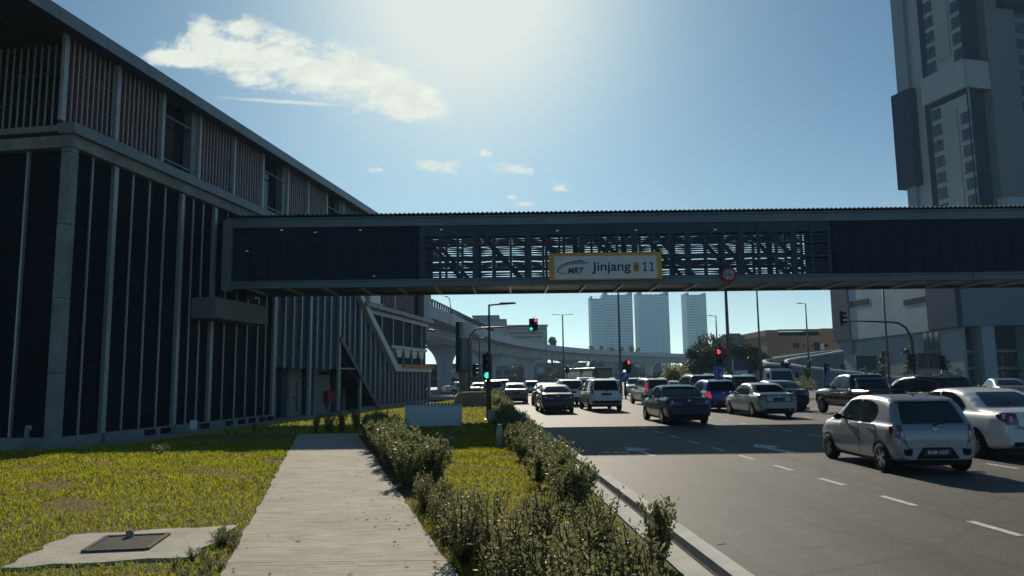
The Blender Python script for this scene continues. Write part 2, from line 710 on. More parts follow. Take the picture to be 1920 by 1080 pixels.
def sweep(pts, sec, closed=True):
    """sweep a section [(offset to the right, z)] along ground points"""
    mb = MB()
    n = len(sec)
    P = [Vector((x, y, 0)) for x, y in pts]
    for i, p in enumerate(P):
        d = (P[min(i + 1, len(P) - 1)] - P[max(i - 1, 0)]).normalized()
        s = Vector((d.y, -d.x, 0))
        for o, z in sec:
            q = p + s * o
            mb.v.append((q.x, q.y, z))
    for i in range(len(P) - 1):
        for k in range(n if closed else n - 1):
            k2 = (k + 1) % n
            mb.f.append([i * n + k, i * n + k2, (i + 1) * n + k2, (i + 1) * n + k])
            mb.m.append(0)
    if closed:
        mb.f.append(list(range(n)))
        mb.f.append(list(reversed(range((len(P) - 1) * n, len(P) * n))))
        mb.m += [0, 0]
    return mb


kerb_mat = M('kerb concrete', (0.46, 0.45, 0.41), 0.85, var=0.22, scale=2.2, bump=0.3, bscale=40)
structure('kerb', sweep(kerb_pts, [(-0.20, -0.4), (-0.20, 0.0), (-0.02, 0.0), (0.0, -0.03), (0.02, -0.4)]), kerb_mat)
structure('kerb_drain_edge', sweep(kerb_pts[:41], [(-0.60, -0.4), (-0.60, 0.005), (-0.36, 0.005), (-0.36, -0.4)]), concrete_pale)
structure('kerb_channel', sweep(kerb_pts[:41], [(-0.36, -0.4), (-0.36, -0.09), (-0.20, -0.09), (-0.20, -0.4)]), M('channel dirt', (0.07, 0.06, 0.045), 0.95, var=0.4, scale=5))


def asphalt_mat():
    m = bpy.data.materials.new('asphalt')
    m.use_nodes = True
    nt = m.node_tree
    N, L = nt.nodes, nt.links
    p = N['Principled BSDF']
    p.inputs['Roughness'].default_value = 0.72
    p.inputs['Specular IOR Level'].default_value = 0.35
    tc = N.new('ShaderNodeTexCoord')
    n1 = N.new('ShaderNodeTexNoise')
    n1.inputs['Scale'].default_value = 0.35
    n1.inputs['Detail'].default_value = 7
    n1.inputs['Roughness'].default_value = 0.6
    mp = N.new('ShaderNodeMapping')
    mp.inputs['Scale'].default_value = (1, 0.3, 1)
    L.new(tc.outputs['Object'], mp.inputs['Vector'])
    L.new(mp.outputs[0], n1.inputs['Vector'])
    r = N.new('ShaderNodeValToRGB')
    e = r.color_ramp.elements
    e[0].position, e[0].color = 0.3, (0.046, 0.043, 0.038, 1)
    e[1].position, e[1].color = 0.7, (0.082, 0.077, 0.067, 1)
    L.new(n1.outputs['Fac'], r.inputs['Fac'])
    v = N.new('ShaderNodeTexNoise')
    v.inputs['Scale'].default_value = 38
    v.inputs['Detail'].default_value = 5
    v.inputs['Roughness'].default_value = 0.8
    L.new(tc.outputs['Object'], v.inputs['Vector'])
    r2 = N.new('ShaderNodeValToRGB')
    r2.color_ramp.elements[0].position, r2.color_ramp.elements[0].color = 0.3, (0.42, 0.42, 0.42, 1)
    r2.color_ramp.elements[1].position, r2.color_ramp.elements[1].color = 0.7, (1.65, 1.62, 1.52, 1)
    L.new(v.outputs['Fac'], r2.inputs['Fac'])
    mx = N.new('ShaderNodeMix')
    mx.data_type = 'RGBA'
    mx.blend_type = 'MULTIPLY'
    mx.inputs['Factor'].default_value = 1.0
    L.new(r.outputs['Color'], mx.inputs['A'])
    L.new(r2.outputs['Color'], mx.inputs['B'])
    L.new(mx.outputs['Result'], p.inputs['Base Color'])
    # long tyre-worn bands along the lanes and darker drips between them
    mp2 = N.new('ShaderNodeMapping')
    mp2.inputs['Rotation'].default_value = (0, 0, ROAD_AZ)
    mp2.inputs['Scale'].default_value = (1.1, 0.03, 1)
    L.new(tc.outputs['Object'], mp2.inputs['Vector'])
    n3 = N.new('ShaderNodeTexNoise')
    n3.inputs['Scale'].default_value = 1.0
    n3.inputs['Detail'].default_value = 3
    L.new(mp2.outputs[0], n3.inputs['Vector'])
    r3 = N.new('ShaderNodeValToRGB')
    r3.color_ramp.elements[0].position, r3.color_ramp.elements[0].color = 0.35, (0.78, 0.78, 0.78, 1)
    r3.color_ramp.elements[1].position, r3.color_ramp.elements[1].color = 0.65, (1.1, 1.1, 1.1, 1)
    L.new(n3.outputs['Fac'], r3.inputs['Fac'])
    mx2 = N.new('ShaderNodeMix')
    mx2.data_type = 'RGBA'
    mx2.blend_type = 'MULTIPLY'
    mx2.inputs['Factor'].default_value = 1.0
    L.new(mx.outputs['Result'], mx2.inputs['A'])
    L.new(r3.outputs['Color'], mx2.inputs['B'])
    n4 = N.new('ShaderNodeTexNoise')
    n4.inputs['Scale'].default_value = 4.5
    n4.inputs['Detail'].default_value = 8
    n4.inputs['Roughness'].default_value = 0.75
    L.new(tc.outputs['Object'], n4.inputs['Vector'])
    r4 = N.new('ShaderNodeValToRGB')
    r4.color_ramp.elements[0].position, r4.color_ramp.elements[0].color = 0.36, (0.74, 0.74, 0.75, 1)
    r4.color_ramp.elements[1].position, r4.color_ramp.elements[1].color = 0.62, (1.14, 1.13, 1.1, 1)
    L.new(n4.outputs['Fac'], r4.inputs['Fac'])
    # a fine net of hairline cracks
    vo = N.new('ShaderNodeTexVoronoi')
    vo.feature = 'DISTANCE_TO_EDGE'
    vo.inputs['Scale'].default_value = 0.45
    wv = N.new('ShaderNodeMix')
    wv.data_type = 'RGBA'
    wv.inputs['Factor'].default_value = 0.25
    L.new(tc.outputs['Object'], wv.inputs['A'])
    L.new(n4.outputs['Color'], wv.inputs['B'])
    L.new(wv.outputs['Result'], vo.inputs['Vector'])
    r5 = N.new('ShaderNodeValToRGB')
    r5.color_ramp.elements[0].position, r5.color_ramp.elements[0].color = 0.0, (0.62, 0.62, 0.62, 1)
    r5.color_ramp.elements[1].position, r5.color_ramp.elements[1].color = 0.012, (1, 1, 1, 1)
    L.new(vo.outputs['Distance'], r5.inputs['Fac'])
    last = mx2.outputs['Result']
    for c_ in (r4.outputs['Color'], r5.outputs['Color']):
        m3 = N.new('ShaderNodeMix')
        m3.data_type = 'RGBA'
        m3.blend_type = 'MULTIPLY'
        m3.inputs['Factor'].default_value = 1.0
        L.new(last, m3.inputs['A'])
        L.new(c_, m3.inputs['B'])
        last = m3.outputs['Result']
    L.new(last, p.inputs['Base Color'])
    b = N.new('ShaderNodeBump')
    b.inputs['Strength'].default_value = 0.35
    b.inputs['Distance'].default_value = 0.01
    L.new(v.outputs['Fac'], b.inputs['Height'])
    L.new(b.outputs[0], p.inputs['Normal'])
    return m


rd = MB()
road_poly = [(x - 0.1, y, ZR) for x, y in kerb_pts] + [(-45, 130, ZR), (-40, 420, ZR), (200, 420, ZR), (200, -14, ZR)]
rd.add(road_poly, [tuple(reversed(range(len(road_poly))))])
structure('road', rd, asphalt_mat())

# painted lane markings
mk = MB()
paint = M('road paint', (0.30, 0.30, 0.28), 0.75, var=0.1, scale=14, c2=(0.72, 0.72, 0.68), detail=9)
rdv = Vector((math.sin(ROAD_AZ), math.cos(ROAD_AZ), 0))
rsd = Vector((rdv.y, -rdv.x, 0))


def strip(p, ln, w):
    a, b = p - rsd * w / 2, p + rsd * w / 2
    mk.add([(*a.xy, ZR + .004), (*b.xy, ZR + .004), (*(b + rdv * ln).xy, ZR + .004), (*(a + rdv * ln).xy, ZR + .004)], [(0, 1, 2, 3)])


for off, y0, y1 in ((3.70, 6.5, 62), (7.85, 8.3, 62), (12.0, 12.2, 62), (16.0, 22.0, 62)):
    y = y0
    while y < y1:
        strip(Vector((kerb_x(y) + off, y, 0)), 0.85, 0.11)
        y += 1.95
for y in (66.5,):
    strip(Vector((kerb_x(y) + 0.5, y, 0)) + rsd * 9, 0.5, 17)
for poly in ([(1171, 838), (1222, 842), (1203, 845), (1232, 854), (1223, 856), (1196, 846), (1176, 846)],
             [(1412, 832), (1465, 837), (1447, 840), (1494, 848), (1479, 850), (1437, 841), (1414, 838)]):
    pts = [ground(u, v, ZR + .004) for u, v in poly]
    mk.add([tuple(p) for p in pts], [tuple(range(len(pts)))])
for (u, v) in ((1140, 850), (1158, 850), (1174, 850)):
    p = ground(u, v, ZR)
    strip(p, 0.35, 0.16)
structure('lane_marking', mk, paint)

# faint tyre scuffs and tar repairs on the asphalt
sc = MB()
for u, v, ln, w in ((1345, 1022, 0.12, .03),):
    p = ground(u, v, ZR)
    a = Vector((1, 0.35, 0)).normalized()
    n = Vector((-a.y, a.x, 0))
    q = [p, p + a * ln, p + a * ln + n * w, p + n * w * .5]
    sc.add([(*k.xy, ZR + .003) for k in q], [(0, 1, 2, 3)])
structure('road_tar_mark', sc, M('tar', (0.03, 0.03, 0.03), 0.7))

# ------------------------------------------------------------------ footpath and slabs
ZP = 0.03


def path_mat():
    m = bpy.data.materials.new('weathered path concrete')
    m.use_nodes = True
    nt = m.node_tree
    N, L = nt.nodes, nt.links
    p = N['Principled BSDF']
    p.inputs['Roughness'].default_value = 0.9
    p.inputs['Specular IOR Level'].default_value = 0.2
    tc = N.new('ShaderNodeTexCoord')

    def nz(scale, stretch, detail, rough, lo, hi, c0, c1, dist=0.0):
        mp = N.new('ShaderNodeMapping')
        mp.inputs['Scale'].default_value = stretch
        L.new(tc.outputs['Object'], mp.inputs['Vector'])
        n = N.new('ShaderNodeTexNoise')
        n.inputs['Scale'].default_value = scale
        n.inputs['Detail'].default_value = detail
        n.inputs['Roughness'].default_value = rough
        n.inputs['Distortion'].default_value = dist
        L.new(mp.outputs[0], n.inputs['Vector'])
        r = N.new('ShaderNodeValToRGB')
        e = r.color_ramp.elements
        e[0].position, e[0].color = lo, (*c0, 1)
        e[1].position, e[1].color = hi, (*c1, 1)
        L.new(n.outputs['Fac'], r.inputs['Fac'])
        return r.outputs['Color'], n.outputs['Fac']

    def mul(a, b):
        mx = N.new('ShaderNodeMix')
        mx.data_type = 'RGBA'
        mx.blend_type = 'MULTIPLY'
        mx.inputs['Factor'].default_value = 1.0
        L.new(a, mx.inputs['A'])
        L.new(b, mx.inputs['B'])
        return mx.outputs['Result']
    base, _ = nz(0.8, (1, 1, 1), 8, 0.7, 0.3, 0.7, (0.36, 0.33, 0.27), (0.52, 0.485, 0.41), 0.5)
    broom, bf = nz(2.0, (0.9, 13.0, 1), 9, 0.78, 0.34, 0.62, (0.52, 0.50, 0.46), (1.16, 1.16, 1.14), 0.5)
    stain, _ = nz(1.7, (1, 1.6, 1), 9, 0.75, 0.28, 0.46, (0.6, 0.58, 0.54), (1, 1, 1), 0.4)
    grit, gf = nz(70, (1, 1, 1), 3, 0.6, 0.3, 0.7, (0.82, 0.82, 0.82), (1.12, 1.12, 1.12))
    L.new(mul(mul(mul(base, broom), stain), grit), p.inputs['Base Color'])
    b = N.new('ShaderNodeBump')
    b.inputs['Strength'].default_value = 0.6
    b.inputs['Distance'].default_value = 0.012
    L.new(bf, b.inputs['Height'])
    L.new(b.outputs[0], p.inputs['Normal'])
    return m


pl0, pl1 = ground(552, 826, ZP), ground(410, 1080, ZP)
pr0, pr1 = ground(682, 830, ZP), ground(860, 1080, ZP)
path_dir = ((pl0 - pl1).normalized() + (pr0 - pr1).normalized()).normalized()
path_az = math.atan2(path_dir.x, path_dir.y)


def edge_pt(a, b, y):
    t = (y - a.y) / (b.y - a.y)
    return a.x + (b.x - a.x) * t


PATH_END = ground(615, 813, ZP).y
pm = MB()
joints = [-2.0, 3.6, 6.9, ground(620, 905, ZP).y, 14.2, 18.4, PATH_END]
for a, b in zip(joints[:-1], joints[1:]):
    g = 0.012
    a += g
    q = [(edge_pt(pl1, pl0, a), a), (edge_pt(pr1, pr0, a), a), (edge_pt(pr1, pr0, b), b), (edge_pt(pl1, pl0, b), b)]
    ed = []
    for i in range(4):
        A_, B_ = Vector(q[i]), Vector(q[(i + 1) % 4])
        nn = 1 if i in (0, 2) else 26
        nrm_ = Vector(((B_ - A_).y, -(B_ - A_).x)).normalized()
        for k in range(nn):
            ed.append(tuple(A_.lerp(B_, k / nn) + nrm_ * (random.uniform(-0.03, 0.012) if k else 0)))
    pm.prism_z(ed, -0.15, ZP)
path_o = structure('path', pm, path_mat())


def in_path(x, y):
    return (y < PATH_END + 0.1) and edge_pt(pl1, pl0, y) - 0.02 < x < edge_pt(pr1, pr0, y) + 0.02


# concrete apron along the station wall and link from the path
ap = MB()
ap.box(-0.3, 19, -1.9, -0.12, ZB - 0.3, ZB + 0.05)
ap.box(19.02, 52, -1.5, -0.12, ZB - 0.3, ZB + 0.05)
apo = structure('wall_apron', ap, concrete)
apo.location = ST.P
apo.rotation_euler = (0, 0, ST.rz)

slab_px = [(2, 1064), (132, 1003), (446, 984), (362, 1044)]
slab_poly = [ground(u, v, ZP) for u, v in slab_px]
t = thing('inspection_chamber', 'concrete slab in the grass with a square metal manhole cover', 'manhole', slab_poly[0])
o0 = Vector(slab_poly[0])
lp = [(p - o0).xy for p in slab_poly]
# wavy broken slab outline
outline = []
for i in range(4):
    a, b = Vector(lp[i]), Vector(lp[(i + 1) % 4])
    for k in range(8):
        q = a.lerp(b, k / 8)
        n = Vector((-(b - a).y, (b - a).x)).normalized()
        outline.append(tuple(q + n * (random.uniform(-0.05, 0.05) if k else 0)))
part('slab', MB().prism_z(list(reversed(outline)), -0.15, 0.0), M('slab concrete', (0.40, 0.375, 0.31), 0.9, var=0.2, scale=2.5, bump=0.3, bscale=25), t)
cpx = [ground(u, v, ZP) - o0 for u, v in ((156, 1036), (201, 1008), (316, 1003), (276, 1031))]
cen = sum(cpx, Vector()) / 4
fr = MB()
for i in range(4):
    a, b = cpx[i], cpx[(i + 1) % 4]
    fr.bar((a.x, a.y, 0.008), (b.x, b.y, 0.008), 0.045, 0.03)
part('cover_frame', fr, M('rusty steel', (0.10, 0.085, 0.07), 0.8, 0.0, var=0.3, scale=12), t)
part('cover', MB().prism_z([tuple((cen + (p - cen) * 0.96).xy) for p in reversed(cpx)], -0.02, 0.012), M('cast iron cover', (0.045, 0.05, 0.042), 0.8, 0.0, var=0.25, scale=5, bump=0.3, bscale=60), t)
h = MB().lathe([(0.0, 0.085), (0.03, 0.08), (0.04, 0.06), (0.036, 0.0)], 'z', 12, tuple(ground(243, 1009, ZP) - o0 + Vector((0, 0, -0.0))))
part('marker_peg', h, concrete, t, smooth=True)
SLAB = [Vector(p).xy for p in slab_poly]


def in_poly(x, y, P):
    c = False
    j = len(P) - 1
    for i in range(len(P)):
        if (P[i][1] > y) != (P[j][1] > y) and x < (P[j][0] - P[i][0]) * (y - P[i][1]) / (P[j][1] - P[i][1]) + P[i][0]:
            c = not c
        j = i
    return c

# ------------------------------------------------------------------ the station building
LAB_ST = 'long dark panelled station hall with slatted upper storey and sloping roof edge'
st = thing('station_building', LAB_ST, 'station', (ST.P.x, ST.P.y, 0), ST.rz)


def zat(u, v, off=0.0):
    return ST.sz(u, v, off)[1]


def sat(u, v, off=0.0):
    return ST.sz(u, v, off)[0]


z_lip1 = zat(128, 222, -0.32)
z_lip0 = zat(128, 243, -0.32)
z_band0 = zat(130, 272, -0.1)
z_slat1 = zat(224, 117)
s_end = sat(803, 640)
s_slant0 = sat(640, 560)
DEPTH = 26.0
z_soff = z_slat1 + 0.25

OVER = 0.6
z_soff = zat(224, 104, -OVER)
print('OVERHANG', OVER, 'z', z_lip1, z_lip0, z_band0, z_slat1, 's_end', s_end)

core = MB()
s_ra, s_rb, z_rt = sat(516, 640) - 0.05, sat(676, 640) + 1.3, zat(545, 689) + 2.6
core.box(0.35, s_ra, 0.30, DEPTH, ZB - 0.3, z_band0 + 0.2)
core.box(s_ra, s_rb, 1.85, DEPTH, ZB - 0.3, z_rt)
core.box(s_ra, s_rb, 0.30, DEPTH, z_rt, z_band0 + 0.2)
core.box(s_rb, s_end - 0.3, 0.30, DEPTH, ZB - 0.3, z_band0 + 0.2)
core.box(0.35, s_end - 0.3, 0.75, DEPTH, z_band0 + 0.2, z_soff)
part('wall', core, dark_void, st)

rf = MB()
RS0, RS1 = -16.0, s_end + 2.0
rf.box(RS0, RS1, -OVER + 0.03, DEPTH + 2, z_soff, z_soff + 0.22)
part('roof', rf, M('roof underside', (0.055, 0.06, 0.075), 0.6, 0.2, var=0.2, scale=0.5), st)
fa = MB()
s = RS0
while s < RS1:
    fa.box(s, min(s + 2.37, RS1), -OVER, -OVER + 0.03, z_soff - 0.06, z_soff + 0.42)
    s += 2.4
part('fascia', fa, M('fascia metal', (0.22, 0.25, 0.26), 0.45, 0.3, var=0.15, scale=1.2), st)
gt = MB().box(RS0, RS1, -OVER + 0.04, -OVER + 0.5, z_soff + 0.22, z_soff + 0.36)
part('gutter', gt, steel_grey, st)

# ledge between the storeys
lg = MB()
lg.box(-0.32, s_end - 0.2, -0.32, 0.30, z_lip0, z_lip1)
part('ledge', lg, M('ledge metal', (0.21, 0.235, 0.235), 0.5, 0.1, var=0.12, scale=1.0), st)
bd = MB()
bd.box(-0.12, s_end - 0.4, -0.12, 0.30, z_band0, z_lip0)
part('beam', bd, concrete, st)

# upper storey: slatted screens and open bays
bays = [(118, 222, 's'), (222, 307, 's'), (307, 376, 'o'), (376, 441, 's'), (441, 494, 's'), (494, 541, 'o'), (541, 579, 's'), (579, 614, 's')]
edges = [sat(118, 222), sat(222, 200), sat(307, 240), sat(376, 280), sat(441, 310), sat(494, 340), sat(541, 360), sat(579, 370), sat(614, 380)]
kinds = 'ssossoss'
w_ = [edges[i + 1] - edges[i] for i in range(8)]
print('bay widths', [round(x, 2) for x in w_])
mean_w = sum(w_) / len(w_)
kk = list(kinds) + ['o']
pat = 'ssossossossossossosso'
e = edges[-1]
edges2 = list(edges)
kk = list(kinds)
i = 0
while e < s_end - 1.0:
    kk.append('osso'[i % 3] if True else 's')
    e = min(e + mean_w, s_end - 0.3)
    edges2.append(e)
    i += 1


def slat_screen(parent, a, b, y, z0, z1, pitch=0.27):
    bk = MB().box(a, b, y + 0.22, y + 0.27, z0, z1)
    part('screen', bk, slat_back, parent)
    fb = MB()
    n = max(2, int(round((b - a) / pitch)))
    for k in range(n):
        x = a + (k + 0.5) * (b - a) / n
        fb.box(x - 0.022, x + 0.022, y + 0.06, y + 0.11, z0, z1)
        for zz in (z0 + (z1 - z0) * 0.33, z0 + (z1 - z0) * 0.66):
            fb.box(x - 0.015, x + 0.015, y + 0.11, y + 0.22, zz, zz + 0.03)
    part('slat', fb, steel_pale, parent)


for k, kd in enumerate(kk):
    a, b = edges2[k], edges2[k + 1]
    if kd == 's':
        slat_screen(st, a + 0.1, b - 0.02, 0.05, z_lip1, z_soff)
    else:
        w = MB().box(a + 0.1, b - 0.05, 0.55, 0.60, z_lip1, z_soff)
        wo = part('window', w, glass_dark, st)
        f2 = MB()
        f2.box(a + 0.1, b - 0.05, 0.10, 0.15, z_lip1 + 0.35, z_lip1 + 0.41)
        f2.box(a + 0.1, b - 0.05, 0.10, 0.15, z_soff - 0.9, z_soff - 0.84)
        f2.box(b - 0.6, b - 0.05, 0.10, 0.5, z_lip1, z_soff)
        part('window_frame', f2, steel_grey, wo)
    part('post', MB().box(a - 0.09, a + 0.09, 0.0, 0.13, z_lip1, z_soff), steel_pale, st)
part('post', MB().box(edges2[-1] - 0.1, edges2[-1] + 0.12, -0.06, 0.2, z_lip1, z_soff), steel_pale, st)

# lower storey, first run of dark glass-like panels (columns and fins)
thick = [sat(114, 500), sat(211, 500), sat(340, 500), sat(403, 500), sat(516, 640)]
fin_px = [(169, 500), (247, 500), (279, 500), (309, 500), (363, 500), (382, 500), (424, 629), (447, 629), (467, 629), (487, 629), (502, 629)]
fins = [sat(*p) for p in fin_px]
z_pl = ZB + 0.42
print('thick', [round(x, 2) for x in thick], 'fins', [round(x, 2) for x in fins])
cols = [0.0] + thick[1:]
for a in cols[1:]:
    part('column', MB().box(a - 0.11, a + 0.11, 0.02, 0.2, ZB, z_band0), steel_pale, st)
cc = MB()
zz = ZB
while zz < z_band0 - 0.05:
    z2 = min(zz + 2.62, z_band0)
    cc.box(-0.06, 0.30, -0.05, 0.36, zz + 0.02, z2)
    zz = z2
part('corner_column', cc, concrete, st, bevel=0.01)
for a, b in zip(cols[:-1], cols[1:]):
    p_ = MB()
    a1, b1 = a + 0.17, b - 0.17
    inner = [f for f in fins if a1 < f < b1]
    xs = [a1] + inner + [b1]
    for x0, x1 in zip(xs[:-1], xs[1:]):
        zc = z_pl
        while zc < z_band0 - 0.05:
            z2 = min(zc + 2.62, z_band0)
            p_.box(x0, x1, 0.16, 0.24, zc + 0.012, z2 - 0.012)
            zc = z2
    pn = part('facade_panel', p_, panel_dark, st)
    for f in inner:
        part('mullion', MB().box(f - 0.035, f + 0.035, 0.10, 0.16, z_pl - 0.1, z_band0), steel_pale, pn)
pb = MB()
pb.box(0.30, cols[-1], 0.02, 0.30, ZB - 0.2, z_pl)
part('plinth', pb, concrete, st)
# small vents in the plinth
for f in fins[2:]:
    part('plinth_vent', MB().box(f + 0.25, f + 0.95, 0.005, 0.02, ZB + 0.12, ZB + 0.36), dark_void, st)

# second run, beyond the footbridge: blue-grey panels over a recess with doors
def P(*pts):
    return ST.poly(pts)


s_a, s_b, s_c, s_d = sat(516, 640), sat(581, 640), sat(636, 640), sat(676, 640)
z_rec = zat(545, 689)
s_f = sat(803, 700)
z_top2 = z_band0
sl_top = ST.sz(668, 553)
sl_bot = ST.sz(738, 695)
sl_end = (s_f, sl_bot[1])
# polygon of panelling left of the slanted beam
ext = (sl_bot[1] - sl_top[1]) / (sl_bot[0] - sl_top[0])
s_sl_top = sl_top[0] + (z_top2 - sl_top[1]) / ext
d0 = ST.sz(636, 634)
d1 = ST.sz(707, 765)
dsl = (d1[1] - d0[1]) / (d1[0] - d0[0])


def low_z(s):
    if s < s_c:
        return z_rec
    return max(ZB + 0.25, d0[1] + dsl * (s - d0[0]))


def high_z(s):
    if s <= s_sl_top:
        return z_top2
    if s >= sl_bot[0]:
        return sl_bot[1] + (sl_end[1] - sl_bot[1]) * 0
    return sl_top[1] + ext * (s - sl_top[0])


fin2_px = [535, 551, 566, 581, 595, 608, 621, 635, 646, 656, 666, 676, 686, 696, 705, 714, 723, 731, 738, 746, 753, 760, 767, 774, 781, 788, 795]
fin2 = [sat(u, 640) for u in fin2_px]
xs = [s_a + 0.15] + fin2 + [s_f - 0.1]
for g in range(0, len(xs) - 1, 4):
    grp = xs[g:g + 5]
    p_ = MB()
    fb = MB()
    for x0, x1 in zip(grp[:-1], grp[1:]):
        h0, h1 = high_z(x0), high_z(x1)
        l0, l1 = low_z(x0), low_z(x1)
        p_.prism([(x0 + .05, l0), (x1, l1), (x1, h1), (x0 + .05, h0)], 0.12, 0.2)
        fb.prism([(x0 - .06, l0 - .06), (x0 + .06, l0 - .06), (x0 + .06, h0), (x0 - .06, h0)], 0.0, 0.12)
        zj = ZB + 1.6
        stag = 0.9 if (fin2.index(x1) % 2 if x1 in fin2 else 0) else 0.0
        while zj < z_top2:
            z_ = zj + stag * (x0 > s_c)
            if max(l0, l1) + .1 < z_ < min(h0, h1) - .1:
                p_.box(x0 + .05, x1, 0.06, 0.12, z_, z_ + 0.05)
            zj += 2.3
    pn = part('facade_panel', p_, panel_blue, st, label='blue grey panel bay beyond the footbridge')
    part('mullion', fb, steel_pale, pn)
for a in (s_b, s_c, s_d):
    part('column', MB().box(a - 0.12, a + 0.12, -0.08, 0.1, ZB, z_top2 if a < s_d - .1 else high_z(a)), steel_pale, st)
# recess wall, doors, hose box
y_r = 1.6
rw = MB()
rw.box(s_a, s_d + 1.2, y_r, y_r + 0.2, ZB, z_rec + 2.5)
rw.box(s_a - 0.1, s_a + 0.1, 0.2, y_r, ZB, z_rec)
part('recess_wall', rw, plaster, st)
part('recess_soffit', MB().box(s_a + 0.1, s_c - .15, 0.2, y_r, z_rec, z_rec + 0.15), panel_blue, st)
part('recess_floor', MB().box(s_a, s_f, 0.0, y_r, ZB - 0.2, ZB + 0.08), concrete, st)
door_m = M('door paint', (0.36, 0.33, 0.25), 0.6, var=0.08)
for (u0, u1, v1) in ((541, 555, 713), (646, 661, 713)):
    a, b = sat(u0, 720, y_r), sat(u1, 720, y_r)
    zd = zat((u0 + u1) / 2, v1, y_r)
    dr = part('door', MB().box(a, b, y_r - 0.05, y_r, ZB + 0.08, zd), door_m, st)
    part('handle', MB().box(b - 0.5, b - 0.12, y_r - 0.14, y_r - 0.05, ZB + 1.15, ZB + 1.22), black_plastic, dr)
    part('hinge', MB().box(b - 0.03, b + 0.06, y_r - 0.1, y_r - 0.05, ZB + 0.3, zd - 0.1), steel_dark, dr)
    lt = MB().box(a - 0.1, b + 0.1, y_r - 0.22, y_r, zd + 0.75, zd + 0.92)
    part('bulkhead_light', lt, black_plastic, st)
part('bulkhead_light', MB().box(sat(597, 700, y_r), sat(609, 700, y_r), y_r - 0.22, y_r, zat(602, 703, y_r), zat(602, 698, y_r)), black_plastic, st)
for u0, u1 in ((519, 531), (566, 580), (619, 636)):
    part('recess_panel', MB().box(sat(u0, 720, y_r), sat(u1, 720, y_r), y_r - 0.3, y_r - 0.02, ZB + 0.08, z_rec), panel_blue, st)
# slanted pale beam and dark stair underside
th = 0.55
part('slanted_beam', MB().prism([(s_sl_top - 0.1, z_top2), (s_sl_top + th, z_top2), (sl_bot[0] + th * 0.55, sl_bot[1] + 0.55), (s_f + 0.15, sl_bot[1] + 0.55), (s_f + 0.15, sl_bot[1] - 0.05), (sl_bot[0] - 0.1, sl_bot[1] - 0.05)], -0.3, 0.35), M('slanted beam metal', (0.58, 0.60, 0.58), 0.5, 0.1, var=0.1), st)
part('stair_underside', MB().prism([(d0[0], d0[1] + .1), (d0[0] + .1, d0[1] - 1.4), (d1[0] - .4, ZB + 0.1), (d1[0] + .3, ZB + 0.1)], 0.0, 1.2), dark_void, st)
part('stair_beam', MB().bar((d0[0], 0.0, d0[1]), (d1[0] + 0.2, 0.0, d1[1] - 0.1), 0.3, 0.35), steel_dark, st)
part('canopy_rail', MB().box(s_c, sat(668, 690), -0.1, 0.1, zat(650, 692), zat(650, 690)), steel_pale, st)
# glazed hall right of the slanted beam
z_l2 = zat(740, 590)
s_gl = s_sl_top + th + (z_top2 - z_l2) * (sl_bot[0] - s_sl_top) / (z_top2 - sl_bot[1])
gl_poly = [(s_gl, z_l2), (sl_bot[0] + th * 0.55, sl_bot[1] + 0.55), (s_f - 0.2, sl_bot[1] + 0.55), (s_f - 0.2, z_l2)]
gw = part('window', MB().prism(gl_poly, 0.22, 0.27), glass_green, st, label='tall greenish glazing beside the slanted beam')
gf = MB()
for u in (697, 719, 740, 759, 775, 793):
    s_ = sat(u, 640)
    zlo = sl_bot[1] + 0.55 if s_ > sl_bot[0] + .3 else high_z(s_) + 0.6
    gf.box(s_ - 0.06, s_ + 0.06, 0.1, 0.22, zlo, z_l2 - 0.35)
gf.box(s_gl + 0.2, s_f, 0.05, 0.22, z_l2 - 0.35, z_l2)
gf.box(sl_bot[0] - 0.2, s_f, 0.12, 0.22, sl_bot[1] + 1.9, sl_bot[1] + 2.15)
part('window_frame', gf, steel_pale, gw)
part('ledge', MB().box(s_gl - 0.6, s_f + 0.4, -0.45, 0.3, z_l2, z_l2 + 0.32), steel_grey, st)
slat_screen(st, s_gl - 0.4, sat(697, 575), 0.0, z_l2 + 0.32, z_top2, 0.3)
w_ = part('window', MB().box(sat(697, 575), sat(719, 575), 0.2, 0.26, z_l2 + 0.32, z_top2), glass_dark, st)
part('window_frame', MB().box(sat(697, 575), sat(719, 575), 0.08, 0.2, z_l2 + 0.5, z_l2 + 0.6).box(sat(697, 575), sat(719, 575), 0.08, 0.2, z_l2 + 2.2, z_l2 + 2.3), steel_pale, w_)
slat_screen(st, sat(719, 575), sat(779, 575), 0.0, z_l2 + 0.32, z_top2, 0.55)
part('post', MB().box(sat(740, 575) - .1, sat(740, 575) + .1, -0.04, 0.1, z_l2 + .32, z_top2), steel_pale, st)
part('post', MB().box(sat(789, 575), s_f - 0.1, -0.3, 0.3, z_l2 + .32, z_top2), steel_grey, st)
for k in range(4):
    x_ = sl_bot[0] + 0.6 + k * 2.3
    part('window_hood', MB().prism([(x_, sl_bot[1] + 1.85), (x_ + 1.9, sl_bot[1] + 1.85), (x_ + 1.5, sl_bot[1] + 1.15), (x_ + 0.4, sl_bot[1] + 1.15)], 0.0, 0.2), steel_pale, gw)
part('sill_strip', MB().box(sat(748, 688), s_f + 0.3, -0.5, -0.3, zat(770, 690), zat(770, 684)), orange, st)
part('column', MB().box(s_f - 0.12, s_f + 0.12, -0.2, 0.1, ZB, sl_bot[1] - 0.05), steel_pale, st)
part('plinth', MB().box(s_d, s_f, -0.02, 0.2, ZB - 0.2, ZB + 0.28), concrete, st)
part('camera_bracket', MB().tube([(s_f + 0.1, 0, zat(800, 618)), (s_f + 0.9, -0.3, zat(806, 620))], 0.12, 8), steel_dark, st)

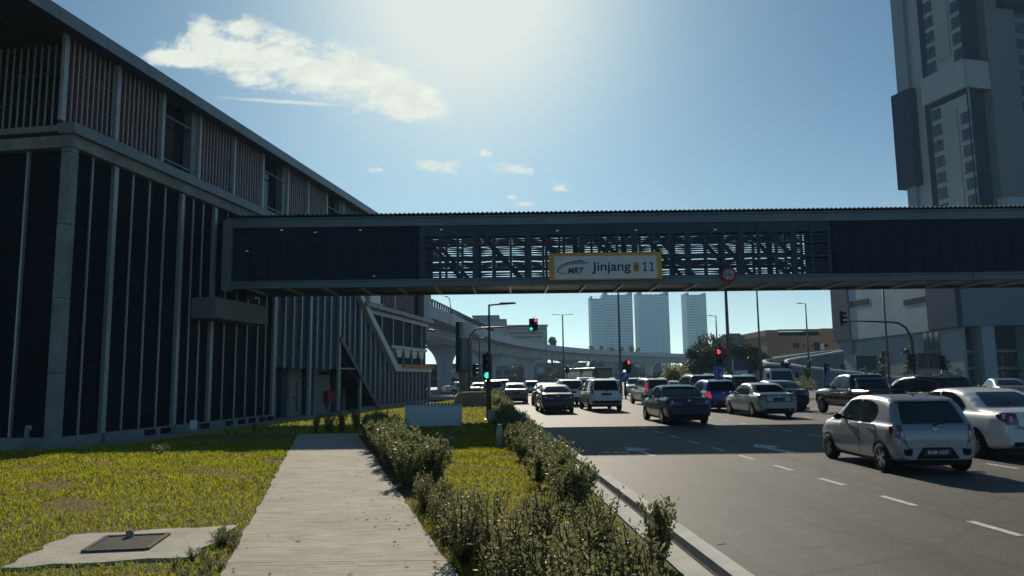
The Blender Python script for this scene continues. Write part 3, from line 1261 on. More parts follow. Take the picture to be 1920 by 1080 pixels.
# end face towards the camera (left of the corner)
ef = MB()
W_L = 14.0
for k in range(9):
    y0 = 0.75 + k * 1.45
    ef.box(0.22, 0.3, y0 - 0.3, y0 + 1.11, z_pl, z_band0)
po = part('facade_panel', ef, panel_dark, st)
for k in range(1, 9):
    y0 = 0.75 + k * 1.45
    part('mullion', MB().box(0.10, 0.24, y0 - 0.38, y0 - 0.30, z_pl - 0.1, z_band0), steel_pale, po)
part('plinth', MB().box(0.0, 0.35, 0.37, W_L, ZB - 0.2, z_pl), concrete, st)
part('beam', MB().box(-0.12, 0.35, 0.305, W_L, z_band0, z_lip0), concrete, st)
part('ledge', MB().box(-0.25, 0.5, 0.305, W_L, z_lip0 + 0.12, z_lip1 - 0.05), concrete, st)
bk = part('screen', MB().box(0.4, 0.45, 0.3, W_L, z_lip1 - 0.05, z_soff), slat_back, st)
fb = MB()
y0 = 0.45
while y0 < W_L:
    fb.box(0.15, 0.2, y0 - 0.03, y0 + 0.03, z_lip1 - 0.05, z_soff)
    for zz in (0.33, 0.66):
        z_ = z_lip1 + (z_soff - z_lip1) * zz
        fb.box(0.2, 0.4, y0 - 0.015, y0 + 0.015, z_, z_ + 0.03)
    y0 += 0.29
part('slat', fb, steel_pale, st)

# red hose-reel box on the recess wall
hx0, hx1 = sat(606, 740, y_r), sat(620, 740, y_r)
hz0, hz1 = zat(612, 755, y_r), zat(612, 733, y_r)
hb = thing('hose_box', 'red fire hose box on the pale wall between the two station doors', 'fire box', ST.world((hx0 + hx1) / 2, y_r, hz0), ST.rz)
hw = (hx1 - hx0) / 2
part('cabinet', MB().box(-hw, hw, -0.32, -0.005, 0, hz1 - hz0), red_paint, hb, bevel=0.02)
part('door', MB().box(-hw + .05, hw - .05, -0.335, -0.32, 0.06, hz1 - hz0 - .06), M('hose box door', (0.33, 0.03, 0.03), 0.35), hb)
part('hose_outlet', MB().box(-0.12, 0.12, -0.25, -0.1, -0.45, 0.0), plaster, hb)

# concrete corbel that carries the footbridge end
c_off = -1.1
ca, cb_ = sat(404, 580, c_off), sat(503, 590, c_off)
cz0, cz1 = zat(404, 596, c_off), zat(404, 556, c_off)
part('bridge_corbel', MB().box(ca, cb_, c_off, 0.1, cz0, cz1), M('corbel concrete', (0.20, 0.21, 0.19), 0.85, var=0.15, scale=1), st, bevel=0.03)

# ------------------------------------------------------------------ the footbridge
BY, BW = 35.0, 3.4
X0, X1 = at(428, 480, BY).x, 50.0


def bz(v, u=1100):
    return at(u, v, BY).z


zr1, zr0 = bz(397), bz(404)
zc1, zc0 = bz(405), bz(420)
zo1, zo0 = bz(437), bz(519)
zb1, zb0 = bz(520), bz(534)
fb_ = thing('footbridge', 'dark blue covered steel footbridge with perforated sides crossing the whole road', 'footbridge', (X0, BY, 0))
XL = X1 - X0
# corrugated roof
rfm = MB()
n = int(XL / 0.11)
for i in range(n + 1):
    x = i * XL / n
    z = zr1 - 0.02 + (0.035 if i % 2 else -0.035)
    for y in (-0.25, BW + 0.25):
        rfm.v.append((x, y, z))
        rfm.v.append((x, y, z - 0.03))
for i in range(n):
    a, b = i * 4, i * 4 + 4
    for f in ((a, b, b + 2, a + 2), (a + 1, a + 3, b + 3, b + 1), (a, a + 1, b + 1, b), (a + 2, b + 2, b + 3, a + 3)):
        rfm.f.append(list(f))
        rfm.m.append(0)
part('roof', rfm, M('bridge roof sheet', (0.07, 0.09, 0.11), 0.5, 0.3), fb_)
part('ceiling', MB().box(0, XL, 0.05, BW - 0.05, zr0 - 0.12, zr0 - 0.02), bridge_steel, fb_)
chord = M('bridge chord steel', (0.15, 0.18, 0.20), 0.5, 0.2, var=0.2, scale=0.6)
for y in (0.0, BW):
    s_ = 1 if y == 0 else -1
    part('top_chord', MB().box(0, XL, y - 0.10, y + 0.10, zc0, zc1).box(0, XL, y - 0.2, y + 0.1, zc1, zc1 + 0.06), chord, fb_)
    bc = MB().box(0, XL, y - 0.08, y + 0.08, zb0, zb1)
    bc.box(0, XL, y - 0.16, y + 0.08, zb1 - 0.07, zb1).box(0, XL, y - 0.16, y + 0.08, zb0, zb0 + 0.05)
    x = 1.2
    while x < XL:
        bc.box(x - 0.06, x + 0.06, y - 0.14, y - 0.08, zb0 + 0.05, zb1 - 0.07)
        x += 8.6
    part('bottom_chord', bc, chord, fb_)
part('deck', MB().box(0, XL, 0.08, BW - 0.08, zb0 + 0.12, zb0 + 0.24), bridge_steel, fb_)
x = 0.9
while x < XL:
    part('cross_beam', MB().box(x - 0.05, x + 0.05, 0.08, BW - 0.08, zb0, zb0 + 0.12), steel_pale, fb_)
    x += 1.8
# end portal post
part('end_post', MB().box(-0.22, 0.22, -0.2, 0.2, zb0 - 0.1, zc1).box(-0.22, 0.22, BW - 0.2, BW + 0.2, zb0 - 0.1, zc1), M('end post steel', (0.17, 0.19, 0.19), 0.5, 0.1), fb_)
# see-through part and blind parts
OX0, OX1 = at(792, 480, BY).x - X0, at(1556, 480, BY).x - X0
pitch = 0.112


def louvre(x0, x1, y, tilt, frm=None):
    lv = MB()
    bands = [(zo0 + 0.02, bz(487)), (bz(483), bz(461)), (bz(457), zo1 - 0.05 if y < 1 else zc0)]
    for za, zb in bands:
        z = za
        while z < zb - 0.03:
            dz = tilt * (x1 - x0) / 2
            lv.bar((x0, y, z - dz), (x1, y, z + dz), 0.09, 0.056)
            z += pitch
    return lv


pw = 0.86
npan = int(round((OX1 - OX0) / pw))
for wall, y in ((0, 0.02), (1, BW - 0.02)):
    for i in range(npan):
        a = OX0 + i * (OX1 - OX0) / npan
        b = a + (OX1 - OX0) / npan
        tl = 0.0 if wall == 0 else (0.075 if (i * 7 % 5) % 2 else -0.065)
        if wall == 1 and i % 4 == 0:
            tl = 0.03
        part('louvre_panel', louvre(a + 0.07, b - 0.07, y, tl), bridge_steel, fb_)
    rails = MB()
    for zz in (bz(485), bz(459)):
        rails.box(OX0, OX1, y - 0.05, y + 0.05, zz - 0.035, zz + 0.035)
    if wall == 0:
        rails.box(OX0, OX1, y - 0.05, y + 0.05, zo1 - 0.06, zc0)
    part('side_rail', rails, bridge_steel, fb_)
    for i in range(npan + 1):
        a = OX0 + i * (OX1 - OX0) / npan
        w = 0.14 if i % 3 == 0 else 0.06
        part('post', MB().box(a - w, a + w, y - 0.07 + wall * 0.02, y + 0.07, zb1, zc0), bridge_steel, fb_)
blind_m = M('blind panel', (0.010, 0.017, 0.042), 0.6, 0.0, var=0.3, scale=0.5)
for y in (0.06, BW - 0.06):
    part('blind_panel', MB().box(0.2, OX0 - 0.15, y - 0.03, y + 0.03, zb1, zc0), blind_m, fb_)
    part('blind_panel', MB().box(OX1 + 0.15, XL, y - 0.03, y + 0.03, zb1, zc0), blind_m, fb_)
bl = MB()
for xa, xb in ((0.25, OX0 - 0.2), (OX1 + 0.2, XL)):
    x = xa
    while x < xb - 0.5:
        z = zo0 + 0.05
        while z < zo1 - 0.05:
            bl.bar((x, 0.0, z), (min(x + 0.75, xb), 0.0, z), 0.05, 0.045)
            z += 0.115
        x += 0.86
part('blind_louvre', bl, M('blind louvre', (0.026, 0.042, 0.075), 0.6, 0.0), fb_)
# truss diagonals, sloping down to the right, each wall its own
x = OX0 - 0.2
k = 0
dg = 2.78
while x < XL - 3:
    for y, sh in ((0.12, 0.0), (BW - 0.12, 0.5)):
        if OX0 - 1 < x < OX1 + 0.5:
            part('diagonal', MB().bar((x + sh, y, zc0 - 0.2), (x + sh + 2.1, y, zb1), 0.1, 0.19), bridge_steel, fb_)
    x += dg
part('diagonal', MB().bar((OX1 - 0.2, 0.12, zc0 - 0.9), (OX1 - 2.2, 0.12, zb1), 0.1, 0.2), bridge_steel, fb_)
# ceiling luminaires seen through the sides
for u, v in ((529, 432), (592, 436), (676, 432), (828, 431), (1045, 433), (1192, 432), (1340, 431), (464, 471), (702, 518)):
    p = at(u, v, BY + 0.01)
    lm_ = part('ceiling_light', MB().box(p.x - X0 - 0.06, p.x - X0 + 0.06, -0.075, -0.035, p.z - 0.015, p.z + 0.02), M('luminaire', (0.85, 0.85, 0.8), 0.4, emit=0.15, var=0), fb_)
# pale skylight spots at the top of the openings (translucent sheets in the far wall)
for u in (880, 1172, 1460):
    p = at(u, 447, BY + BW)
    part('side_pane', MB().box(p.x - X0 - 0.16, p.x - X0 + 0.16, BW - 0.12, BW - 0.09, p.z - 0.25, p.z + 0.2), M('frosted sheet', (0.6, 0.65, 0.68), 0.4, translucent=0.7), fb_)
# a far support beyond the picture's edge
part('support_column', MB().box(XL - 2.4, XL - 1.4, 0.9, BW - 0.9, -0.5, zb0), concrete, fb_)

# station name board
sgm = thing('station_sign', 'white station name board with orange edge fixed on the footbridge', 'sign board', (at(1031, 500, BY - 0.2).x, BY - 0.2, 0))
ox = at(1031, 500, BY - 0.2).x


def S(u, v):
    p = at(u, v, BY - 0.3)
    return p.x - ox, p.z


sx0, sz1 = S(1029, 475)
sx1, sz0 = S(1242, 523)
ix0, iz1 = S(1039, 481)
ix1, iz0 = S(1232, 521)
part('board', MB().box(sx0, sx1, -0.1, 0.06, sz0, sz1), M('sign orange', (0.80, 0.40, 0.07), 0.55, var=0.08), sgm)
part('face', MB().box(ix0, ix1, -0.112, -0.1, iz0, iz1), M('sign face', (0.82, 0.76, 0.72), 0.5, var=0.06), sgm)
yt = -0.118
mb = text_mb('Jinjang', 1.0, 0.01, bold=0.012)
a, b = S(1110, 516)
c, d = S(1182, 491)
# descenders reach below: fit on the whole extent
part('lettering', fit(mb, a, c, S(1110, 514)[1], S(1182, 490)[1], yt), sign_ink, sgm)
one = MB()
for u0 in (1205, 1218):
    def Q(u, v):
        return S(u0 + u, v)
    one.prism([Q(3.2, 506), Q(3.2, 494.5), Q(0.2, 496.5), Q(0.2, 494.3), Q(3.6, 491.5), Q(5.6, 491.5), Q(5.6, 506)], yt, yt + 0.005)
    one.prism([Q(0.2, 508.2), Q(0.2, 506), Q(8.6, 506), Q(8.6, 508.2)], yt, yt + 0.005)
part('lettering', one, sign_ink, sgm)
part('lettering', fit(text_mb('MRT', 1.0, 0.01, shear=0.3, bold=0.035), S(1064, 510)[0], S(1096, 510)[0], S(1065, 513.5)[1], S(1094, 501.5)[1], yt), M('sign maroon', (0.16, 0.05, 0.07), 0.5), sgm)
part('line_badge', MB().box(*[S(1188, 500)[0], S(1198, 500)[0]], yt, yt + 0.005, S(1188, 509)[1], S(1188, 492)[1]), M('badge orange', (0.62, 0.27, 0.05), 0.5), sgm)
part('line_badge_dot', MB().box(S(1191.5, 500)[0], S(1195, 500)[0], yt - 0.006, yt - 0.001, S(1191, 503)[1], S(1191, 498)[1]), sign_red, sgm)


def swoosh(pts, w0, w1):
    mb_ = MB()
    P2 = [S(u, v) for u, v in pts]
    # smooth curve through the points
    res = []
    for i in range(len(P2) - 1):
        p0, p1, p2, p3 = P2[max(i - 1, 0)], P2[i], P2[i + 1], P2[min(i + 2, len(P2) - 1)]
        for k in range(6):
            t = k / 6
            q = [0.5 * (2 * p1[j] + (p2[j] - p0[j]) * t + (2 * p0[j] - 5 * p1[j] + 4 * p2[j] - p3[j]) * t * t + (3 * p1[j] - p0[j] - 3 * p2[j] + p3[j]) * t ** 3) for j in (0, 1)]
            res.append(q)
    res.append(list(P2[-1]))
    n = len(res)
    for i, q in enumerate(res):
        a = res[max(i - 1, 0)]
        b = res[min(i + 1, n - 1)]
        d = math.hypot(b[0] - a[0], b[1] - a[1]) or 1
        nx_, nz_ = -(b[1] - a[1]) / d, (b[0] - a[0]) / d
        w = (w0 + (w1 - w0) * i / (n - 1)) / 2 * (1 if 0 < i < n - 1 else 0.2)
        mb_.v += [(q[0] + nx_ * w, yt, q[1] + nz_ * w), (q[0] - nx_ * w, yt, q[1] - nz_ * w)]
    for i in range(n - 1):
        mb_.f.append([2 * i, 2 * i + 1, 2 * i + 3, 2 * i + 2])
        mb_.m.append(0)
    return mb_


part('logo_swoosh', swoosh([(1064, 514), (1050, 512), (1046, 507), (1052, 499), (1066, 493), (1082, 490), (1094, 489)], 0.03, 0.07), sign_ink, sgm)
part('logo_swoosh', swoosh([(1050, 505), (1058, 499), (1072, 495), (1090, 493), (1102, 493)], 0.02, 0.06), M('sign maroon', (0.16, 0.05, 0.07)), sgm)

# clearance sign
p = at(1366.5, 515, BY - 0.2)
cs = thing('clearance_sign', 'round red ringed height limit sign hung on the footbridge girder', 'road sign', p)
rr_ = 14.5 * BY / F_PX
part('ring', MB().lathe([(0, 0.02), (rr_, 0.02), (rr_, -0.03), (rr_ * 0.7, -0.032), (rr_ * 0.7, -0.02)], 'y', 32), sign_red, cs)
part('face', MB().lathe([(rr_ * 0.705, -0.022), (0, -0.022)], 'y', 32), M('sign grey white', (0.5, 0.5, 0.48), 0.5), cs)
part('lettering', fit(text_mb('5.4', 1.0, 0.008, bold=0.02), -0.19, 0.09, -0.10, 0.11, -0.03), sign_ink, cs)
part('lettering', fit(text_mb('m', 1.0, 0.008, bold=0.02), 0.11, 0.19, -0.10, -0.01, -0.03), sign_ink, cs)
ar = MB()
ar.prism([(-0.06, 0.21), (0.06, 0.21), (0, 0.14)], -0.032, -0.026).prism([(-0.06, -0.21), (0, -0.14), (0.06, -0.21)], -0.032, -0.026)
part('arrow', ar, sign_ink, cs)
part('bracket', MB().box(-0.04, 0.04, 0.02, 0.2, -0.35, 0.25), steel_grey, cs)

# ------------------------------------------------------------------ viaduct
ZT = 11.0
vpx = [(797, 567), (835, 583), (870, 599), (905, 616), (940, 630), (985, 640.5), (1040, 649.5), (1100, 655), (1180, 660), (1262, 663)]
vp = [ground(u, v, ZT).xy for u, v in vpx]
d0_ = (vp[1] - vp[0]).normalized()
vp = [vp[0] - d0_ * 26, vp[0] - d0_ * 12] + vp
d1_ = (vp[-1] - vp[-2]).normalized()
vp += [vp[-1] + d1_ * 60, vp[-1] + d1_ * 120 + Vector((0, -25))]
for _ in range(2):
    vp = [vp[0]] + [(vp[i - 1] + vp[i] * 2 + vp[i + 1]) / 4 for i in range(1, len(vp) - 1)] + [vp[-1]]


def catmull(P, m=6):
    out = []
    for i in range(len(P) - 1):
        p0, p1, p2, p3 = P[max(i - 1, 0)], P[i], P[i + 1], P[min(i + 2, len(P) - 1)]
        for k in range(m):
            t = k / m
            out.append(0.5 * (2 * p1 + (p2 - p0) * t + (2 * p0 - 5 * p1 + 4 * p2 - p3) * t * t + (3 * p1 - p0 - 3 * p2 + p3) * t ** 3))
    out.append(P[-1])
    return out


vc = catmull(vp)
via = thing('viaduct', 'long curved concrete viaduct on flared piers behind the junction', 'viaduct', (0, 0, 0))
zt = ZT - 1.1
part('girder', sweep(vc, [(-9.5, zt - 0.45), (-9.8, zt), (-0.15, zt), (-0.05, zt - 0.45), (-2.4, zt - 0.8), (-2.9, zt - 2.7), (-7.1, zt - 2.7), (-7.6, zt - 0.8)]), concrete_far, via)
part('parapet', sweep(vc, [(-0.3, zt), (-0.3, ZT), (0.0, ZT), (0.0, zt - 0.5), (-0.1, zt - 0.5)]), M('hazed parapet concrete', (0.60, 0.63, 0.65), 0.9, var=0.15, scale=0.4, streak=(1, 1, 0.3)), via)  # also lightened to carry distance haze in the colour
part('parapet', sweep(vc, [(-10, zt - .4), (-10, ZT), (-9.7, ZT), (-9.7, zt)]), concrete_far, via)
bp_ = MB()
acc = 0
for i in range(len(vc) - 1):
    a, b = vc[i], vc[i + 1]
    L_ = (b - a).length
    while acc < L_:
        q = a.lerp(b, acc / L_)
        if q.y < 150:
            part('railing_post', MB().box(q.x - 0.12, q.x + 0.12, q.y - 0.12, q.y + 0.12, ZT, ZT + 0.7).box(q.x - 0.2, q.x + 0.2, q.y - 0.2, q.y + 0.2, ZT + 0.7, ZT + 0.8), steel_dark, via)
        acc += 1.5
    acc -= L_
jb = MB()


def flared_pier(x, y, rz, top, w0=2.2, d0=1.8, w1=7.5, d1=6.0, hh=4.2):
    mb = MB()
    lv = [(-0.5, 0), (top - hh, 0)] + [(top - hh + hh * k / 8, 1 - math.sqrt(max(0, 1 - (k / 8) ** 2))) for k in range(1, 9)]
    c, s = math.cos(rz), math.sin(rz)
    for z, t_ in lv:
        w, d = (w0 + (w1 - w0) * t_) / 2, (d0 + (d1 - d0) * t_) / 2
        for a, b in ((-w, -d), (w, -d), (w, d), (-w, d)):
            mb.v.append((x + a * c - b * s, y + a * s + b * c, z))
    for i in range(len(lv) - 1):
        for k in range(4):
            mb.f.append([i * 4 + k, i * 4 + (k + 1) % 4, i * 4 + 4 + (k + 1) % 4, i * 4 + 4 + k])
            mb.m.append(0)
    return mb


def along(u_target):
    best = min(range(1, len(vc) - 1), key=lambda i: abs(960 + F_PX * ((vc[i].x) / vc[i].y) - u_target))
    d = (vc[best + 1] - vc[best - 1]).normalized()
    n = Vector((d.y, -d.x))
    return vc[best] - n * 5.0, math.atan2(d.y, d.x) - PI / 2


for u in (812, 886, 955, 1022, 1092, 1165, 1240):
    q, rz = along(u)
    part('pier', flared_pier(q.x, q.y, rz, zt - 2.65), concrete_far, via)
# bracket lights under the deck
for u, v, w in ((952, 665, 26), (1030, 670, 14), (850, 690, 16)):
    p = ground(u, v, zt - 2.9)
    hw_ = w / 2 * p.y / F_PX
    part('light_tray', MB().box(p.x - hw_, p.x + hw_, p.y - .2, p.y + .2, p.z - .1, p.z + .12), M('light tray', (0.6, 0.6, 0.58), 0.5), via)
# white bracket beside the near deck
p0 = at(806, 646, 92)
pb_ = MB().prism([(0, 0), (52 * 92 / F_PX, 0.05), (52 * 92 / F_PX, 0.3), (0.4, 16 * 92 / F_PX), (0, 16 * 92 / F_PX)], -0.3, 0.3)
part('side_bracket', moved(pb_, p0.x, 92, p0.z), concrete_pale, via)


# ------------------------------------------------------------------ buildings
def windows_row(parent, fr_parent_mat, x0, x1, n, z0, z1, y=-0.04, w=0.6):
    for i in range(n):
        a = x0 + (i + 0.5 - w / 2) * (x1 - x0) / n
        part('window', MB().box(a, a + w * (x1 - x0) / n, y, 0.0, z0, z1), glass_dark, parent)


def far_tower(px0, px1, v_top, Y, label, floors, dep=36, split=None, notch=0.0):
    a, b = at(px0, 700, Y), at(px1, 700, Y)
    zt_ = at((px0 + px1) / 2, v_top, Y).z
    t = thing('apartment_tower', label, 'tower block', (a.x, Y, -0.9), 0, 'hazy apartment towers on the horizon')
    W = b.x - a.x
    H = zt_ + 0.9
    wall = MB().box(0, W, 0.6, dep, 0, H - 1.5)
    part('wall', wall, M('far tower hazed paint', (0.30, 0.44, 0.56), 0.8, var=0.05, scale=0.05), t)  # haze painted into the wall colour: paler and bluer
    bands = MB()
    fins_ = MB()
    for k in range(1, floors):
        z = H * k / floors
        bands.box(0.3, W * 0.46, 0.05, 0.6, z - 0.72, z + 0.72)
        bands.box(W * 0.54, W - 0.3, 0.05, 0.6, z - 0.72, z + 0.72)
    part('balcony_band', bands, M('far tower hazed bands', (0.66, 0.78, 0.85), 0.8, var=0.05), t)  # bands carry the same painted haze tint
    for x in (0, W * 0.24, W * 0.46, W * 0.54, W * 0.77, W - 0.9):
        part('fin', MB().box(x, x + 0.9, -0.1, 0.6, 0, H - 1.0), M('far tower hazed fins', (0.34, 0.48, 0.60), 0.8, var=0.05), t)  # fins too are blued in the colour for haze
    lt = MB()
    for k in range(floors):
        z = H * k / floors
        lt.box(W * 0.48, W * 0.52, 0.3, 0.6, z + 0.8, z + H / floors - 0.8)
    part('stair_window', lt, M('far tower stair', (0.8, 0.83, 0.83), 0.5, var=0.05), t)
    cr = MB()
    cr.box(0, W * 0.13, 0.2, dep, H - 1.5, H + 4.0)
    cr.box(W * 0.87, W, 0.2, dep, H - 1.5, H + 4.0 - notch)
    cr.box(W * 0.13, W * 0.87, 0.4, dep, H - 1.5, H + 0.2)
    for q in (0.3, 0.42, 0.6, 0.72):
        cr.box(W * q, W * q + 0.45, 2, 2.45, H, H + 4.0)
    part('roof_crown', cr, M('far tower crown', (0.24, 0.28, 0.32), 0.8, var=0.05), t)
    part('podium', MB().box(-3, W + 3, -2, dep + 2, -0.5, 7), M('far tower base', (0.22, 0.25, 0.26), 0.8, var=0.1), t)
    return t


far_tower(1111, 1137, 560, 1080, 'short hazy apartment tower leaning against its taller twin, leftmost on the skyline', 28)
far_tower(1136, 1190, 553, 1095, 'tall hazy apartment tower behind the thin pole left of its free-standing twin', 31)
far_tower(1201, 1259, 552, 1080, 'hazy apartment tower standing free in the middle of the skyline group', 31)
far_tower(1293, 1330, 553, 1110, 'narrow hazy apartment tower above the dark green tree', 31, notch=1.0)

# shopping block behind the viaduct
t = thing('shopping_block', 'stepped pale shopping block rising behind the curved viaduct', 'building', (at(885, 700, 330).x, 330, -0.9))
ox_ = t.location.x


def bx(u0, u1, v0, v1, Y):
    a, b = at(u0, v0, Y), at(u1, v1, Y)
    return a.x - ox_, b.x - ox_, a.z + 0.9, b.z + 0.9


for nm, u0, u1, v, dz, mt in (('wall', 868, 948, 602, 0, wall_grey), ('wall', 948, 1026, 612, 3, M('cream wall', (0.45, 0.43, 0.36), 0.85)), ('roof_block', 886, 934, 593, 8, wall_grey)):
    a, b, zt_, _ = bx(u0, u1, v, v, 330)
    part(nm, MB().box(a, b, dz * .5, 40, 0, zt_), mt, t)
    part('cornice', MB().box(a - 0.4, b + 0.4, dz * .5 - 0.5, 40, zt_, zt_ + 0.7), steel_grey, t)
for v0, v1, u0, u1 in ((622, 626, 955, 1018), (630, 634, 962, 1015), (616, 618, 950, 1024)):
    a, b, z1_, _ = bx(u0, u1, v0, v0, 330)
    _, _, z0_, _ = bx(u0, u1, v1, v1, 330)
    part('window', MB().box(a, b, 1.2, 1.45, z0_, z1_), glass_dark, t)

# tan block and grey block on the right
Yt = 150
t = thing('tan_building', 'tan low building with small square windows and a boxed roof edge', 'building', (at(1437, 700, Yt).x, Yt, ZR))
ox_ = t.location.x


def bq(u, v, Y=Yt):
    p = at(u, v, Y)
    return p.x - ox_, p.z - ZR


x0_, zt_ = bq(1437, 619)
x1_, _ = bq(1572, 617)
part('wall', MB().box(x0_, x1_, 0, 18, 0, zt_ - 1.2), brick_tan, t)
w_end = bq(1463, 700)[0]
part('roof_block', MB().box(x0_ - 0.2, w_end, -0.2, 18, zt_ - 1.2, zt_), brick_tan, t)
part('roof_block', MB().box(bq(1545, 700)[0], x1_, -0.2, 18, zt_ - 1.2, zt_ + .2), brick_tan, t)
part('roof_beam', MB().box(w_end, bq(1545, 700)[0], -0.2, 0.3, zt_ - 0.3, zt_ + 0.1), brick_tan, t)
part('roof_recess', MB().box(w_end, bq(1545, 700)[0], 1.5, 1.7, zt_ - 1.3, zt_ - 0.3), dark_void, t)
for u, v, w, h in ((1493, 648, 11, 9), (1507, 648, 3, 3), (1515, 648, 3, 3), (1523, 648, 3, 3), (1549, 648, 7, 6)):
    a, z = bq(u, v)
    part('window', MB().box(a - w * Yt / F_PX / 2, a + w * Yt / F_PX / 2, -0.05, 0.0, z - h * Yt / F_PX / 2, z + h * Yt / F_PX / 2), glass_green if w > 10 else glass_dark, t)
a, z = bq(1527, 650)
part('panel', MB().box(a, a + 1.1, -0.08, 0, z - 0.8, z + 0.9), M('navy panel', (0.03, 0.04, 0.12), 0.6), t)
a, z = bq(1534, 650)
part('panel', MB().box(a, a + 1.2, -0.08, 0, z - 0.6, z + 0.6), white_paint, t)

t = thing('grey_building', 'grey low building with a barred window behind the tree', 'building', (at(1366, 700, 165).x, 165, ZR))
ox_ = t.location.x
x0_, zt_ = bq(1366, 625, 165)
xm, z2_ = bq(1396, 631, 165)
x1_, z3_ = bq(1426, 643, 165)
part('wall', MB().box(x0_, xm, 0, 14, 0, zt_ - 0.6), grey_block, t)
part('wall', MB().box(xm, x1_, 0.4, 14, 0, z2_ - 0.2), grey_block, t)
part('wall', MB().box(x1_, x1_ + 2.2, 1.0, 14, 0, z3_ - 0.6), grey_block, t)
part('roof_block', MB().box(x0_ + 0.2, x0_ + 2.8, 0.4, 6, zt_ - 0.6, zt_), grey_block, t)
a, z = bq(1410, 650, 165)
wn = part('window', MB().box(a - 1.0, a + 1.0, 0.33, 0.4, z - 0.75, z + 0.75), glass_dark, t)
fm = MB()
for k in range(5):
    fm.box(a - 1.0 + k * 0.47, a - 0.92 + k * 0.47, 0.27, 0.33, z - 0.75, z + 0.75)
for k in range(4):
    fm.box(a - 1.0, a + 1.0, 0.26, 0.32, z - 0.75 + k * 0.47, z - 0.68 + k * 0.47)
part('window_frame', fm, white_paint, wn)

# low buildings seen under the viaduct
random.seed(3)
for i, (u0, u1, v, Y, c, lb) in enumerate(((764, 836, 686, 175, (0.10, 0.12, 0.13), 'dark shop row right behind the orange edged end of the station'),
                                           (835, 905, 684, 240, (0.16, 0.20, 0.24), 'blue grey shop row seen under the near end of the viaduct'),
                                           (905, 1005, 688, 300, (0.13, 0.16, 0.19), 'dark shop row behind the arch of the viaduct'),
                                           (1005, 1100, 682, 330, (0.20, 0.22, 0.22), 'grey shop row behind the waiting cars, right of the arch'),
                                           (1110, 1240, 676, 360, (0.14, 0.17, 0.20), 'dark long shop row under the far end of the viaduct'))):
    a, b = at(u0, v, Y), at(u1, v, Y)
    t = thing('shop_row', lb, 'shop row', (a.x, Y, -0.9), 0)
    W, H = b.x - a.x, a.z + 0.9
    part('wall', MB().box(0, W, 0, 12, 0, H), M('shop wall %d' % (i + 1), c, 0.85, var=0.25, scale=0.2), t)
    part('roof', MB().box(-0.5, W + 0.5, -0.8, 12, H, H + 0.35), steel_grey, t)
    n = int(W / 4)
    for k in range(n):
        part('window', MB().box(k * 4 + 0.6, k * 4 + 3.4, -0.06, 0, H * 0.55, H * 0.82), glass_green if (k * 3) % 5 else M('shop light pane', (0.5, 0.55, 0.55), 0.4), t)
    part('shop_front', MB().box(0.3, W - 0.3, -0.05, 0, 0.9, H * 0.42), dark_void, t)

# ------------------------------------------------------------------ podium block and tower on the right
MY = 95.0
mc = at(1797, 611, MY)
MF = Frame((mc.x, mc.y), R(180.5))     # side face, far to near; the near corner is s = 0
z_so = mc.z
md = thing('podium_building', 'pale and navy shopping podium with slanted slots across the road', 'building', (mc.x, mc.y, 0), MF.rz)


def ms(u, v, off=0.0):
    return MF.sz(u, v, off)


zt_p = at(1797, 412, MY).z
s0, s1, s2 = ms(1562, 600)[0], ms(1593, 600)[0], ms(1741, 600)[0]
z_np = ms(1575, 640)[1]
z_wp = ms(1740, 621)[1]
print('podium s', s0, s1, s2, 'z', z_so, zt_p)
part('wall', MB().box(s0, -3.2, 0.6, 39, ZR - 0.3, z_wp + .3).box(-3.2, -0.4, 0.6, 1.0, ZR - 0.3, z_so - 0.02), M('podium base paint', (0.28, 0.31, 0.33), 0.8, var=0.1, scale=0.25), md)
part('upper_wall', MB().box(s1, s2, 0.05, 39, z_wp, zt_p), wall_grey, md)
navy_m = M('podium navy cladding', (0.018, 0.04, 0.085), 0.7, var=0.15, scale=0.3)
part('navy_panel', MB().box(s0 - 0.1, s1, -0.15, 38, z_np, zt_p - .02), navy_m, md)
part('navy_panel', MB().box(s2, 0.04, -0.15, 0.6, z_so - 0.1, zt_p - .03), navy_m, md)
part('corner_column', MB().box(s0 + 0.6, s1, 0.1, 3, ms(1580, 662)[1], z_np), M('podium blue grey', (0.16, 0.21, 0.25), 0.7), md)
for q in ([(1593, 566), (1628, 559), (1628, 570), (1593, 577)], [(1694, 563), (1741, 554), (1741, 565), (1694, 573)]):
    part('slot_window', MB().prism(MF.poly(q), -0.03, 0.2), dark_void, md)
for u0, v0, u1, v1 in ((1604, 667, 1642, 692), (1731, 625, 1763, 656), (1702, 664, 1766, 690), (1703, 702, 1768, 713)):
    a, zt2 = ms(u0, v0, 0.6)
    b, zb2 = ms(u1, v1, 0.6)
    w_ = part('window', MB().box(a, b, 0.5, 0.59, zb2, zt2), glass_dark, md)
    fm = MB()
    for k in range(1, 3):
        x = a + (b - a) * k / 3
        fm.box(x - 0.08, x + 0.08, 0.42, 0.5, zb2, zt2)
    fm.box(a - .2, b + .2, 0.40, 0.52, zb2 - 0.15, zb2)
    part('window_frame', fm, steel_dark, w_)
# front face
FFr = Frame((mc.x, mc.y), R(90.0 + 0.5))
mf = bpy.data.objects.new('front_wing', None)
col.objects.link(mf)
mf.parent = md
mf.rotation_euler = (0, 0, FFr.rz - MF.rz)


def fs(u, v, off=0.0):
    return FFr.sz(u, v, off)


